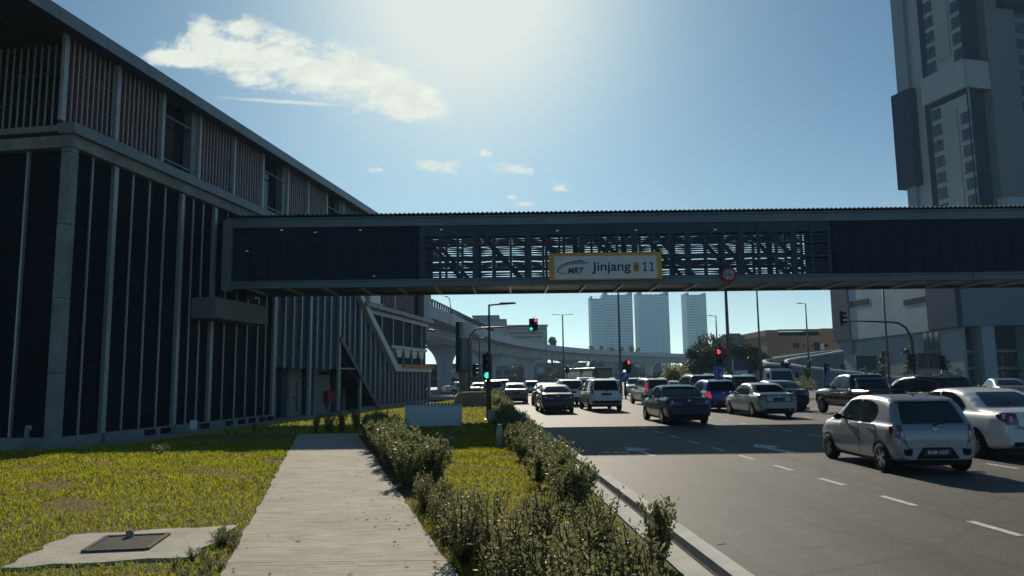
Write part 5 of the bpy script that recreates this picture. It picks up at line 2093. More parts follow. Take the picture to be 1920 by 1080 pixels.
TYPES = {
    'hatch': dict(L=3.64, W=1.66, belt=[(0, .92), (.3, .93), (1, .84)], top=[(0, .70), (.006, .86), (.02, .96), (.045, 1.10), (.10, 1.385), (.14, 1.455), (.22, 1.49), (.36, 1.51), (.50, 1.49), (.58, 1.42), (.66, 1.24), (.76, 1.0), (.82, .955), (.92, .86), (.975, .74), (1, .56)],
                  bot=[(0, .29), (.04, .24), (.15, .20), (.85, .19), (.96, .22), (1, .3)], wheel=.285, axle=(.155, .83), tumble=.26,
                  side=[[(.615, .965), (.635, 1.10), (.555, 1.365), (.44, 1.405), (.415, 1.40), (.415, .945)], [(.40, .945), (.40, 1.40), (.30, 1.39), (.235, 1.33), (.205, 1.19), (.235, 1.02), (.28, .945)]],
                  rear=[(-.62, .965), (.62, .965), (.53, 1.34), (.45, 1.38), (-.45, 1.38), (-.53, 1.34)], gate=[(-.56, .50), (.56, .50), (.60, .66), (.66, .945), (-.66, .945), (-.60, .66)],
                  tail=[(.60, .60), (.74, .68), (.79, .92), (.66, .95), (.615, .80)], plate=(0, .43), front=True),
    'sedan': dict(L=4.40, W=1.72, belt=[(0, .93), (.3, .94), (1, .82)], top=[(0, .66), (.005, .86), (.015, .97), (.03, 1.01), (.12, 1.035), (.165, 1.06), (.24, 1.26), (.30, 1.385), (.36, 1.44), (.46, 1.465), (.54, 1.44), (.60, 1.35), (.68, 1.14), (.745, .97), (.82, .92), (.93, .82), (.98, .70), (1, .52)],
                  bot=[(0, .31), (.04, .25), (.15, .2), (.85, .19), (.96, .22), (1, .3)], wheel=.305, axle=(.2, .815), tumble=.27,
                  side=[[(.69, .965), (.605, 1.30), (.54, 1.37), (.485, 1.38), (.475, .955)], [(.46, .955), (.47, 1.385), (.38, 1.36), (.315, 1.26), (.265, 1.07), (.285, .96)]],
                  rear=[(-.60, 1.075), (.60, 1.075), (.50, 1.33), (.44, 1.365), (-.44, 1.365), (-.50, 1.33)], gate=[(-.50, .70), (.50, .70), (.51, .965), (-.51, .965)],
                  tail=[(.50, .74), (.76, .74), (.80, .92), (.78, .97), (.52, .97)], plate=(0, .775), front=True),
    'mpv': dict(L=4.35, W=1.74, belt=[(0, 1.02), (.3, 1.02), (1, .92)], top=[(0, .80), (.005, .98), (.015, 1.08), (.03, 1.2), (.055, 1.45), (.075, 1.585), (.11, 1.64), (.2, 1.675), (.36, 1.69), (.50, 1.665), (.585, 1.58), (.66, 1.38), (.755, 1.10), (.82, 1.05), (.93, .95), (.98, .80), (1, .58)],
                bot=[(0, .42), (.04, .32), (.15, .27), (.85, .26), (.96, .28), (1, .34)], wheel=.325, axle=(.18, .815), tumble=.20,
                side=[[(.695, 1.08), (.61, 1.46), (.55, 1.545), (.485, 1.57), (.475, 1.05)], [(.46, 1.05), (.465, 1.57), (.30, 1.57), (.29, 1.05)], [(.27, 1.05), (.275, 1.56), (.15, 1.52), (.11, 1.40), (.14, 1.10)]],
                rear=[(-.65, 1.075), (.65, 1.075), (.58, 1.50), (.52, 1.555), (-.52, 1.555), (-.58, 1.50)], gate=[(-.62, .56), (.62, .56), (.66, .80), (.69, 1.05), (-.69, 1.05), (-.66, .80)],
                tail=[(.69, .90), (.83, .90), (.80, 1.15), (.745, 1.45), (.68, 1.45), (.70, 1.15)], plate=(0, .88), front=True),
    'pickup': dict(L=5.2, W=1.84, belt=[(0, 1.13), (.3, 1.14), (1, 1.03)], top=[(0, .85), (.004, 1.08), (.012, 1.13), (.02, 1.14), (.27, 1.15), (.292, 1.17), (.30, 1.30), (.318, 1.62), (.332, 1.72), (.36, 1.775), (.44, 1.80), (.54, 1.77), (.595, 1.68), (.65, 1.46), (.705, 1.20), (.75, 1.16), (.92, 1.10), (.975, .98), (1, .70)],
                   bot=[(0, .55), (.04, .48), (.15, .42), (.85, .38), (.96, .36), (1, .42)], wheel=.39, axle=(.225, .82), tumble=.22,
                   side=[[(.665, 1.19), (.60, 1.56), (.55, 1.655), (.495, 1.675), (.485, 1.165)], [(.47, 1.165), (.475, 1.675), (.375, 1.65), (.345, 1.50), (.335, 1.165)]],
                   rear=[(-.62, 1.22), (.62, 1.22), (.56, 1.60), (-.56, 1.60)], gate=[(-.70, .66), (.70, .66), (.72, 1.09), (-.72, 1.09)],
                   tail=[(.75, .68), (.89, .68), (.89, 1.08), (.75, 1.08)], plate=(0, .58), front=True),
}


def ring_pts(W, zb, zbelt, zt, tumble, m_low=14, m_up=14):
    zb_e = min(zbelt, zt - 0.07)
    hw = W / 2
    h = zt - zb_e
    low = [(0, zb), (.72 * hw, zb), (.88 * hw, zb + .015), (.955 * hw, zb + .07), (.985 * hw, zb + .18), (hw, zb + .45 * (zb_e - zb)), (.995 * hw, zb + .75 * (zb_e - zb)), (.965 * hw, zb_e)]
    top_w = .955 * hw - tumble * max(0, h - .09)
    rr_ = min(.09, h * .6)
    up = [(.955 * hw, zb_e + 0.004), (top_w + tumble * .0, zt - rr_), (top_w - .035, zt - rr_ * .45), (top_w - .10, zt - rr_ * .12), (top_w * .6, zt - .006), (0, zt)]

    def res(P, m):
        d = [0]
        for a, b in zip(P[:-1], P[1:]):
            d.append(d[-1] + math.hypot(b[0] - a[0], b[1] - a[1]) + .02)
        out = []
        for k in range(m):
            t = d[-1] * k / (m - 1)
            for i in range(len(P) - 1):
                if t <= d[i + 1] + 1e-9:
                    f = (t - d[i]) / (d[i + 1] - d[i])
                    out.append((P[i][0] + (P[i + 1][0] - P[i][0]) * f, P[i][1] + (P[i + 1][1] - P[i][1]) * f))
                    break
        return out
    return res(low, m_low) + res(up, m_up)


def smooth_keys(keys, t, w=0.006):
    return (interp(keys, t - w) + 2 * interp(keys, t) + interp(keys, t + w)) / 4


def car_body(T):
    L, W = T['L'], T['W']
    st_ = [0, .003, .006, .01, .015, .02, .03, .04] + list(np.linspace(.05, .95, 70)) + [.96, .97, .978, .985, .99, .994, .997, 1.0]
    plan = [(0, .86), (.004, .905), (.012, .94), (.03, .97), (.08, .995), (.2, 1.0), (.75, 1.0), (.88, .97), (.95, .92), (.98, .85), (.995, .76), (1, .68)]
    mb = MB()
    nr = None
    for t in st_:
        w = interp(plan, t)
        zb, zt, zbelt = interp(T['bot'], t), (smooth_keys(T['top'], t) if .03 < t < .97 else interp(T['top'], t)), interp(T['belt'], t)
        r = ring_pts(W * w, zb, zbelt, zt, T['tumble'])
        full = r + [(-x, z) for x, z in reversed(r[1:-1])]
        nr = len(full)
        y = (t - .5) * L
        mb.v += [(x, y, z) for x, z in full]
    n = len(st_)
    for i in range(n - 1):
        for k in range(nr):
            mb.f.append([i * nr + k, i * nr + (k + 1) % nr, (i + 1) * nr + (k + 1) % nr, (i + 1) * nr + k])
            mb.m.append(0)
    mb.f.append(list(range(nr)))
    mb.f.append(list(reversed(range((n - 1) * nr, n * nr))))
    mb.m += [0, 0]
    return mb


def round_poly(P, r):
    out = []
    n = len(P)
    for i in range(n):
        a, b, c = Vector(P[i - 1]), Vector(P[i]), Vector(P[(i + 1) % n])
        r1 = min(r, (a - b).length * .4)
        r2 = min(r, (c - b).length * .4)
        p, q = b + (a - b).normalized() * r1, b + (c - b).normalized() * r2
        for k in range(5):
            t = k / 4
            out.append(tuple((1 - t) ** 2 * p + 2 * t * (1 - t) * b + t * t * q))
    return out


def decal(bvh, poly, mode, off, maxlen=0.10, L=4.0, rnd=0.04):
    """project a flat outline on the body; mode rear / front / right / left"""
    if rnd:
        poly = round_poly(poly, rnd)
    bm = bmesh.new()
    vs = [bm.verts.new((a, b, 0)) for a, b in poly]
    f = bm.faces.new(vs)
    bmesh.ops.triangulate(bm, faces=[f])
    for _ in range(5):
        lg_ = [e for e in bm.edges if e.calc_length() > maxlen]
        if not lg_:
            break
        bmesh.ops.subdivide_edges(bm, edges=lg_, cuts=1)
        bmesh.ops.triangulate(bm, faces=bm.faces[:])
    bm.verts.ensure_lookup_table()
    mb = MB()
    ok = []
    for v in bm.verts:
        a, b = v.co.x, v.co.y
        if mode == 'rear':
            o, d = Vector((a, -L, b)), Vector((0, 1, 0))
        elif mode == 'front':
            o, d = Vector((a, L, b)), Vector((0, -1, 0))
        elif mode == 'right':
            o, d = Vector((3, a, b)), Vector((-1, 0, 0))
        else:
            o, d = Vector((-3, a, b)), Vector((1, 0, 0))
        hit, nrm, _, _ = bvh.ray_cast(o, d)
        if hit is None:
            mb.v.append(None)
            continue
        if nrm.dot(d) > 0:
            nrm = -nrm
        mb.v.append(tuple(hit + nrm * off))
    idx = {}
    good = [i for i, v in enumerate(mb.v) if v is not None]
    for k, i in enumerate(good):
        idx[i] = k
    faces = []
    for fc in bm.faces:
        ids = [v.index for v in fc.verts]
        if all(i in idx for i in ids):
            q = [mb.v[i] for i in ids]
            # drop faces smeared across a step of the body
            if max((Vector(q[i]) - Vector(q[(i + 1) % 3])).length for i in range(3)) < maxlen * 9:
                faces.append([idx[i] for i in ids])
    bm.free()
    mb.v = [mb.v[i] for i in good]
    mb.f = faces
    mb.m = [0] * len(faces)
    return mb


def grow(poly, g):
    c = Vector((sum(p[0] for p in poly) / len(poly), sum(p[1] for p in poly) / len(poly)))
    out = []
    for p in poly:
        d = Vector(p) - c
        out.append(tuple(c + d * (1 + g / max(d.length, .05))))
    return out


def join(*mbs):
    r = MB()
    for i, mb in enumerate(mbs):
        b = len(r.v)
        r.v += mb.v
        r.f += [[k + b for k in f] for f in mb.f]
        r.m += mb.m
    return r


def wheel(parent, x, y, rad, side, spokes=7):
    w = place('wheel', None, parent)
    w.location = (x, y, rad)
    wd = 0.19
    s = side
    ty = MB().lathe([(rad * .66, -wd / 2), (rad * .92, -wd / 2), (rad * .985, -wd / 2 + .03), (rad, -wd / 4), (rad, wd / 4), (rad * .985, wd / 2 - .03), (rad * .92, wd / 2), (rad * .66, wd / 2 - .01), (rad * .64, 0), (rad * .66, -wd / 2)], 'x', 28)
    part('tyre', ty, rubber, w, smooth=True)
    rm = MB()
    f = s * (wd / 2 - .012)
    rm.lathe([(rad * .69, f), (rad * .62, f - s * .01), (rad * .60, f - s * .09)], 'x', 28)
    for k in range(spokes):
        a = 2 * PI * k / spokes
        for da in (-.10, .10):
            p = Vector((f - s * .005, math.cos(a) * rad * .12, math.sin(a) * rad * .12))
            q = Vector((f - s * .004, math.cos(a + da * 2) * rad * .64, math.sin(a + da * 2) * rad * .64))
            rm.bar(p, q, .03, .022, up=(1, 0, 0))
    rm.lathe([(rad * .17, f - s * .02), (rad * .16, f + s * .004), (0, f + s * .006)], 'x', 16)
    part('rim', rm, rim_metal, w, smooth=False)
    part('brake_disc', MB().lathe([(0, f - s * .07), (rad * .6, f - s * .07)], 'x', 20), black_plastic, w)
    return w


LABW = {}


def make_car(kind, name, label, cat, paint, brake=False, plate=None, extra=None):
    T = TYPES[kind]
    L, W = T['L'], T['W']
    t = thing(name, label, cat, (0, 0, 0))
    bm_ = car_body(T)
    me = bm_.mesh('body', paint, True)
    for k_ in (-1, -2):
        me.polygons[len(me.polygons) + k_].use_smooth = False
    body = place('body', me, t)
    bvh = BVHTree.FromPolygons([Vector(v) for v in bm_.v], [tuple(f) for f in bm_.f])

    def Y(q):
        return (q - .5) * L
    # wheels and arches
    for q in T['axle']:
        for s in (-1, 1):
            y = Y(q)
            rad = T['wheel']
            pl_ = [(y + (rad + .055) * math.cos(a), rad + (rad + .055) * math.sin(a)) for a in np.linspace(0, 2 * PI, 28, endpoint=False)]
            pl_ = [(a, max(b, .16)) for a, b in pl_]
            part('wheel_arch', decal(bvh, pl_, 'right' if s > 0 else 'left', .003, .08, L, 0), black_plastic, t, smooth=True)
            wheel(t, s * (W / 2 - .085), y, rad, s, 5 if kind == 'hatch' else 7)
    # glass
    for k, sd in enumerate(T['side']):
        poly = [(Y(a), b) for a, b in sd]
        for m_ in ('right', 'left'):
            # door below each of the first two side windows
            ymin, ymax = min(p[0] for p in poly), max(p[0] for p in poly)
            zl = min(p[1] for p in poly)
            if k < 2:
                zbm = interp(T['bot'], .5) + .12
                if k == 0:
                    y0, y1 = ymin - .01, min(ymax, Y(T['axle'][1]) - T['wheel'] - .10)
                    dp = [(y0, zbm), (y1, zbm), (y1 + .05, zl - .30), (y1, zl - .03), (y0, zl - .03)]
                else:
                    y1 = ymax + .01
                    ya = Y(T['axle'][0])
                    dp = [(ya + T['wheel'] + .10, zbm), (y1, zbm), (y1, zl - .03), (ymin + .02, zl - .03), (max(ymin - .02, ya + .08), zl - .22), (ya + .16, .30 + T['wheel'] * 1.4)]
                seam = decal(bvh, grow(dp, .014), m_, .0022, .14, L, .04)
                dr_ = part('door', decal(bvh, dp, m_, .006, .14, L, .04), paint, t, smooth=True)
                part('door_seam', seam, black_plastic, dr_, smooth=True)
                hx_ = y0 + .14 if k == 0 else (y1 - .62 if False else ymin + .18)
                hit = bvh.ray_cast(Vector((3 if m_ == 'right' else -3, hx_, zl - .12)), Vector((-1 if m_ == 'right' else 1, 0, 0)))[0]
                if hit:
                    sg = 1 if m_ == 'right' else -1
                    part('handle', MB().box(hit.x - .01, hit.x + sg * .035, hx_ - .09, hx_ + .09, hit.z - .014, hit.z + .014), chrome if kind in ('hatch', 'sedan') else paint, dr_, bevel=0)
            part('side_window', decal(bvh, poly, m_, .008, .12, L, .05), car_glass, t, smooth=True)
    # tailgate and rear glass
    part('tailgate', join(decal(bvh, T['gate'], 'rear', .006, .14, L, .05)), paint, t, smooth=True)
    part('tailgate_seam', decal(bvh, grow(T['gate'], .013), 'rear', .0022, .14, L, .05), black_plastic, t, smooth=True)
    part('rear_window', decal(bvh, T['rear'], 'rear', .008, .12, L, .06), car_glass, t, smooth=True)
    ws = [(-.62, T['top'][-4][1] + .10), (.62, T['top'][-4][1] + .10), (.54, max(z for _, z in T['top']) - .11), (-.54, max(z for _, z in T['top']) - .11)]
    part('windscreen', decal(bvh, ws, 'front', .008, .14, L, .08), car_glass, t, smooth=True)
    # lamps
    for s in (1, -1):
        tp = [(s * a, b) for a, b in T['tail']]
        z0, z1 = min(b for _, b in tp), max(b for _, b in tp)
        zm0, zm1 = z0 + .22 * (z1 - z0), z0 + .96 * (z1 - z0)
        sp_ = [(-L / 2 + .03, zm0), (-L / 2 + .20, zm0 + .55 * (zm1 - zm0)), (-L / 2 + .22, zm1 - .02), (-L / 2 + .04, zm1)]
        lamp = join(decal(bvh, tp, 'rear', .010, .10, L, .03), decal(bvh, sp_, 'right' if s > 0 else 'left', .010, .10, L, .03))
        tl = part('tail_light', lamp, tail_lit if brake else tail_red, t, smooth=True)
        cxm = sum(a for a, _ in tp) / len(tp)
        czm = (z0 + z1) / 2
        inn = [(cxm - s * .05, czm - .05), (cxm + s * .005, czm - .05), (cxm + s * .0, czm + .05), (cxm - s * .05, czm + .05)]
        part('reversing_lens', decal(bvh, inn, 'rear', .013, .08, L, .015), tail_clear, tl, smooth=True)
        hz = T['top'][-3][1] - .10
        hp = [(s * .42, hz - .08), (s * .74, hz - .04), (s * .78, hz + .06), (s * .5, hz + .04)]
        part('headlight', decal(bvh, hp, 'front', .008, .12, L, .03), tail_clear, t, smooth=True)
        # mirror
        ym = Y(max(a for a, _ in T['side'][0]) - .035)
        zmr = T['side'][0][0][1] + .05
        mm = MB()
        bm2 = bmesh.new()
        bmesh.ops.create_icosphere(bm2, subdivisions=2, radius=1)
        for v in bm2.verts:
            mm.v.append((s * (W / 2 + .09) + v.co.x * .10, ym + v.co.y * .06 + .02, zmr + v.co.z * .07))
        mm.f = [[v.index for v in f.verts] for f in bm2.faces]
        mm.m = [0] * len(mm.f)
        bm2.free()
        mm.bar((s * (W / 2 - .06), ym + .02, zmr - .03), (s * (W / 2 + .05), ym + .02, zmr - .02), .05, .05)
        part('door_mirror', mm, black_plastic if kind != 'sedan' else paint, t, smooth=True)
        # grille and bumper openings
        if kind == 'hatch':
            lp_ = [(s * .50, .36), (s * .64, .37), (s * .66, .49), (s * .47, .50)]
            part('bumper_vent', decal(bvh, lp_, 'rear', .008, .1, L, .03), black_plastic, t, smooth=True)
    zb_r = interp(T['bot'], .0)
    if kind == 'hatch':
        bi = [(-.42, .265), (.42, .265), (.36, .40), (.27, .52), (-.27, .52), (-.36, .40)]
        part('bumper_insert', decal(bvh, [(a, max(b, zb_r + .01)) for a, b in bi], 'rear', .007, .1, L, .03), black_plastic, t, smooth=True)
    elif kind in ('mpv', 'pickup'):
        bi = [(-W * .44, zb_r + .005), (W * .44, zb_r + .005), (W * .42, zb_r + .13), (-W * .42, zb_r + .13)]
        part('bumper_insert', decal(bvh, bi, 'rear', .007, .1, L, .02), black_plastic, t, smooth=True)
    else:
        bi = [(-W * .40, zb_r + .005), (W * .40, zb_r + .005), (W * .36, zb_r + .09), (-W * .36, zb_r + .09)]
        part('bumper_insert', decal(bvh, bi, 'rear', .007, .1, L, .02), black_plastic, t, smooth=True)
    gz_ = T['top'][-2][1] - .14
    part('grille', decal(bvh, [(-.36, gz_ - .10), (.36, gz_ - .10), (.40, gz_ + .08), (-.40, gz_ + .08)], 'front', .008, .1, L, .02), black_plastic, t, smooth=True)
    # black underbody box
    part('underbody', MB().box(-W * .40, W * .40, -L * .47, L * .46, interp(T['bot'], .5) - .03, interp(T['bot'], .5) + .1), black_plastic, t)
    # plates
    px_, pz_ = T['plate']
    hit = bvh.ray_cast(Vector((0, -L, pz_)), Vector((0, 1, 0)))[0]
    yp = hit.y - .012 if hit else -L / 2
    npl = part('number_plate', MB().box(-.26, .26, yp - .008, yp + .006, pz_ - .065, pz_ + .065), plate_black, t)
    if plate:
        mb = fit(text_mb(plate, .1, .002, bold=.002), -.20, .20, pz_ - .036, pz_ + .036, yp - .010)
        part('figures', mb, plate_white, npl)
    hit = bvh.ray_cast(Vector((0, L, .45)), Vector((0, -1, 0)))[0]
    part('number_plate', MB().box(-.26, .26, hit.y - .01, hit.y + .012, .38, .50), plate_black, t)
    # emblem
    ze = T['gate'][-2][1] - (.07 if kind != 'sedan' else .06)
    hit = bvh.ray_cast(Vector((0, -L, ze)), Vector((0, 1, 0)))[0]
    if hit:
        part('emblem', MB().lathe([(0.05, .0), (.05, -.02), (.036, -.024), (.034, -.012), (0.0, -.012)], 'y', 20, (0, hit.y - .004, ze)), chrome, t, smooth=True)
    # roof bits
    tp_ = interp(T['top'], .2 if kind != 'pickup' else .4)
    part('aerial', MB().add([(-.02, Y(.2), tp_ - .01), (.02, Y(.2), tp_ - .01), (.02, Y(.24), tp_ + .0), (-.02, Y(.24), tp_ + .0), (0, Y(.195), tp_ + .075)], [(0, 1, 4), (1, 2, 4), (2, 3, 4), (3, 0, 4)]), black_plastic, t)
    if kind in ('hatch', 'mpv'):
        zt_ = max(b for _, b in T['rear'])
        hw_ = max(a for a, b in T['rear'] if b > zt_ - .09) + .04
        yr = bvh.ray_cast(Vector((0, -L, zt_ + .02)), Vector((0, 1, 0)))[0].y
        sp2 = MB().add([(-hw_, yr - .07, zt_ + .01), (hw_, yr - .07, zt_ + .01), (hw_ - .02, yr + .2, zt_ + .085), (-hw_ + .02, yr + .2, zt_ + .085), (-hw_, yr - .06, zt_ + .045), (hw_, yr - .06, zt_ + .045), (hw_ - .02, yr + .2, zt_ + .10), (-hw_ + .02, yr + .2, zt_ + .10)],
                       [(0, 3, 2, 1), (4, 5, 6, 7), (0, 1, 5, 4), (1, 2, 6, 5), (2, 3, 7, 6), (3, 0, 4, 7)])
        part('spoiler', sp2, paint, t)
        zw = min(b for _, b in T['rear'])
        hit = bvh.ray_cast(Vector((0, -L, zw)), Vector((0, 1, 0)))[0]
        part('wiper', MB().bar((0, hit.y - .02, zw - .03), (.32, hit.y + .02, zw + .06), .018, .018).lathe([(0.03, 0), (.03, -.03), (0, -.03)], 'y', 10, (0, hit.y - .0, zw - .03)), black_plastic, t)
    if kind == 'sedan':
        hit = bvh.ray_cast(Vector((0, -L, .60)), Vector((0, 1, 0)))[0]
        part('exhaust', MB().tube([(.45, -L / 2 - .01, .33), (.45, -L / 2 + .3, .33)], .03, 8), chrome, t)
    if kind == 'pickup':
        sb = MB()
        for s in (-1, 1):
            sb.tube([(s * .74, Y(.20), 1.12), (s * .70, Y(.265), 1.52), (s * .66, Y(.28), 1.58)], .035, 8)
            sb.tube([(s * .74, Y(.255), 1.12), (s * .69, Y(.275), 1.55)], .03, 8)
        sb.tube([(-.66, Y(.28), 1.58), (.66, Y(.28), 1.58)], .035, 8)
        part('sport_bar', sb, chrome, t)
        part('rear_bumper', MB().box(-.82, .82, -L / 2 - .12, -L / 2 + .05, .50, .62), steel_dark, t, bevel=.02)
    if kind == 'mpv':
        for s in (-1, 1):
            rb_ = MB().tube([(s * .56, Y(.12), 1.64), (s * .57, Y(.15), 1.70), (s * .58, Y(.5), 1.71), (s * .57, Y(.55), 1.63)], .018, 8)
            part('roof_rail', rb_, chrome, t)
    return t


PROTO = {}


def put_car(kind, u, v, paint, label, cat='car', name='car', brake=False, plate=None, dyaw=0.0, scale=1.0, front=False, group='cars waiting at the junction'):
    """u, v: the photographed point where the middle of the rear (or front) meets the road"""
    key = (kind, brake, plate)
    p = ground(u, v, ZR)
    az = ROAD_AZ + R(dyaw) + (PI if front else 0)
    L = TYPES[kind]['L'] * scale
    fw = Vector((math.sin(az), math.cos(az), 0))
    c = p + fw * (L / 2 - .35) if not front else p - fw * (L / 2 - .3)
    if key not in PROTO:
        t = make_car(kind, name, label, cat, paint, brake, plate)
        PROTO[key] = (t, paint)
        t.location = (c.x, c.y, ZR)
        t.rotation_euler = (0, 0, -az)
        t['group'] = group
    else:
        src, p0_ = PROTO[key]
        t = dup(src, (c.x, c.y, ZR), -az, label, group, {p0_: paint} if p0_ != paint else None)
        t.name = name
        t['category'] = cat
    t.scale = (scale,) * 3
    return t


put_car('hatch', 1741, 886, SILVER, 'silver small hatchback seen from behind, nearest car on the road', name='hatchback', plate='BNM 6337', dyaw=3, scale=.925)
put_car('sedan', 1938, 863, WHITE, 'white sedan half out of view beside the silver hatchback', name='sedan', dyaw=0)
put_car('sedan', 1290, 796, NAVY, 'dark blue sedan just beyond the shadow of the footbridge', name='sedan')
put_car('sedan', 1456, 783, GREENSIL, 'old pale green silver sedan between the blue hatchback and the black pickup', name='sedan', dyaw=-1)
put_car('hatch', 1354, 771, BLUE, 'bright blue hatchback with both brake lights lit', name='hatchback', brake=True, scale=1.06)
put_car('pickup', 1664, 782, BLACK, 'black pickup truck with a chrome sport bar behind the cab', 'pickup', 'pickup_truck')
put_car('mpv', 1790, 786, BLACK, 'black sport utility car behind the two nearest light cars', 'suv', 'suv', dyaw=-4)
put_car('mpv', 1136, 771, WHITE, 'white sport utility car with black rear glass in the second lane', 'suv', 'suv', scale=1.02)
put_car('sedan', 1046, 775, MAROON, 'dark plum sedan in the lane nearest the hedge', name='sedan', scale=0.98)
put_car('mpv', 1234, 760, SILVER, 'silver people carrier with tall lit tail lights left of the dark blue sedan', 'mpv', 'people_carrier', brake=True, dyaw=-2)
put_car('mpv', 1072, 761, WHITE, 'white people carrier just ahead of the plum sedan', 'mpv', 'people_carrier')
put_car('sedan', 1031, 763, GOLD, 'gold sedan mostly hidden ahead of the plum sedan', name='sedan')
put_car('pickup', 1106, 751, WHITE, 'white pickup truck between the white people carrier and the white sport utility car', 'pickup', 'pickup_truck')
put_car('sedan', 968, 757, GREY, 'grey sedan alone in the nearest lane beside the far hedge end', name='sedan')
put_car('hatch', 998, 741, SILVER, 'small silver hatchback far ahead near the viaduct arch', name='hatchback')
put_car('mpv', 925, 751, GREY, 'dark grey people carrier behind the near street lamp pole', 'mpv', 'people_carrier')
put_car('mpv', 943, 739, WHITE, 'white van-like car far ahead, right of the lamp pole', 'mpv', 'people_carrier')
put_car('sedan', 1268, 752, SILVER, 'silver sedan roof showing beyond the silver people carrier', name='sedan')
put_car('mpv', 1322, 757, BLACK, 'black people carrier ahead of the blue hatchback', 'mpv', 'people_carrier', scale=1.12)
put_car('mpv', 1399, 763, GREY, 'grey people carrier between the blue hatchback and the green silver sedan', 'mpv', 'people_carrier', scale=1.08, dyaw=-4)
put_car('sedan', 1484, 770, NAVY, 'dark sedan partly hidden beyond the green silver sedan', name='sedan', scale=1.04)
put_car('mpv', 1192, 742, WHITE, 'white car facing the camera across the junction beside the motorcyclist', 'car', 'car', front=True, dyaw=8)
put_car('hatch', 856, 740, SILVER, 'silver hatchback parked under the near end of the viaduct', name='hatchback', dyaw=60)
put_car('sedan', 838, 741, WHITE, 'white sedan parked under the viaduct left of the pylon', name='sedan', dyaw=70)
put_car('sedan', 1690, 752, WHITE, 'white sedan crossing between the pickup and the black sport utility car', name='sedan', dyaw=55)
put_car('sedan', 1905, 760, SILVER, 'silver sedan roof behind the white sedan at the picture edge', name='sedan', dyaw=20)
put_car('sedan', 895, 748, GOLD, 'gold sedan by the barrier blocks left of the near lamp pole', name='sedan', dyaw=12)
put_car('hatch', 1152, 741, SILVER, 'silver hatchback ahead of the white sport utility car', name='hatchback')
put_car('sedan', 1218, 741, GREY, 'grey sedan waiting across the junction right of the motorcyclist', name='sedan', front=True)


# lorry facing the camera
def lorry(u, v, label, cabc, front=True):
    p = ground(u, v, ZR)
    t = thing('lorry', label, 'lorry', (p.x, p.y, ZR), R(4) if front else R(184))
    cb = MB().prism_z([(-.95, 0.12), (-.85, 0), (.85, 0), (.95, .12), (.95, 1.7), (-.95, 1.7)], .5, 1.2)
    part('cab_lower', cb, cabc, t, bevel=.04)
    cu = MB()
    for z, i_, y0 in ((1.2, 0, 0.02), (2.15, .12, .28), (2.3, .2, .42)):
        cu.v += [(-.95 + i_, y0, z), (.95 - i_, y0, z), (.95 - i_, 1.68 - i_ * .3, z), (-.95 + i_, 1.68 - i_ * .3, z)]
    for i in range(2):
        for k in range(4):
            cu.f.append([i * 4 + k, i * 4 + (k + 1) % 4, i * 4 + 4 + (k + 1) % 4, i * 4 + 4 + k])
            cu.m.append(0)
    cu.f += [[8, 9, 10, 11]]
    cu.m += [0]
    part('cab_upper', cu, cabc, t)
    part('windscreen', MB().add([(-.84, .045, 1.32), (.84, .045, 1.32), (.76, .25, 2.08), (-.76, .25, 2.08)], [(0, 1, 2, 3)]).add([(-.84, .03, 1.3), (.84, .03, 1.3), (.84, .045, 1.32), (-.84, .045, 1.32)], [(0, 1, 2, 3)]), car_glass, t)
    part('grille', MB().box(-.6, .6, -.02, 0.0, .8, 1.05), black_plastic, t)
    for s in (-1, 1):
        part('headlight', MB().box(s * .72 - .13, s * .72 + .13, -.03, 0.0, .68, .9), tail_clear, t)
        part('door_mirror', MB().box(s * 1.12 - .09, s * 1.12 + .09, -.05, .05, 1.5, 1.95).bar((s * .9, .1, 2.0), (s * 1.12, 0, 1.9), .03, .03), black_plastic, t)
        for y in (.75, 3.9):
            wheel(t, s * .82, y, .4, s)
    part('bumper', MB().box(-.97, .97, -.08, .1, .38, .6), steel_dark, t, bevel=.03)
    part('chassis', MB().box(-.45, .45, .3, 5.2, .5, .72), steel_dark, t)
    part('load_bed', MB().box(-1.02, 1.02, 1.85, 5.4, .9, 1.0).box(-1.02, -.98, 1.85, 5.4, 1.0, 1.45).box(.98, 1.02, 1.85, 5.4, 1.0, 1.45).box(-1.02, 1.02, 1.85, 1.9, 1.0, 2.5), M('lorry bed', (.10, .12, .14), .6), t)
    return t


lorry(1470, 748, 'white lorry cab facing the camera behind the green silver sedan', paint_m('lorry white', (.5, .52, .52), .45, 0))
# dark bus far under the viaduct
p = ground(1133, 735, ZR)
t = thing('bus', 'dark bus beneath the viaduct above the white sport utility car', 'bus', (p.x, p.y, ZR), R(20))
part('body', MB().box(-1.25, 1.25, 0, 9, .35, 2.95), M('bus paint', (.02, .03, .05), .4), t, bevel=.12)
part('rear_window', MB().box(-1.05, 1.05, -.02, .0, 1.7, 2.6), car_glass, t)
part('side_window', MB().box(-1.27, -1.25, .6, 8.6, 1.6, 2.5), car_glass, t)
part('roof_hatch', MB().box(-.9, .9, 1, 6, 2.95, 3.1), M('bus roof', (.35, .37, .38), .5), t)
for s in (-1, 1):
    for y in (1.8, 7.0):
        wheel(t, s * 1.05, y, .45, s)
    part('tail_light', MB().box(s * 1.05 - .1, s * 1.05 + .1, -.02, 0, .9, 1.3), tail_red, t)


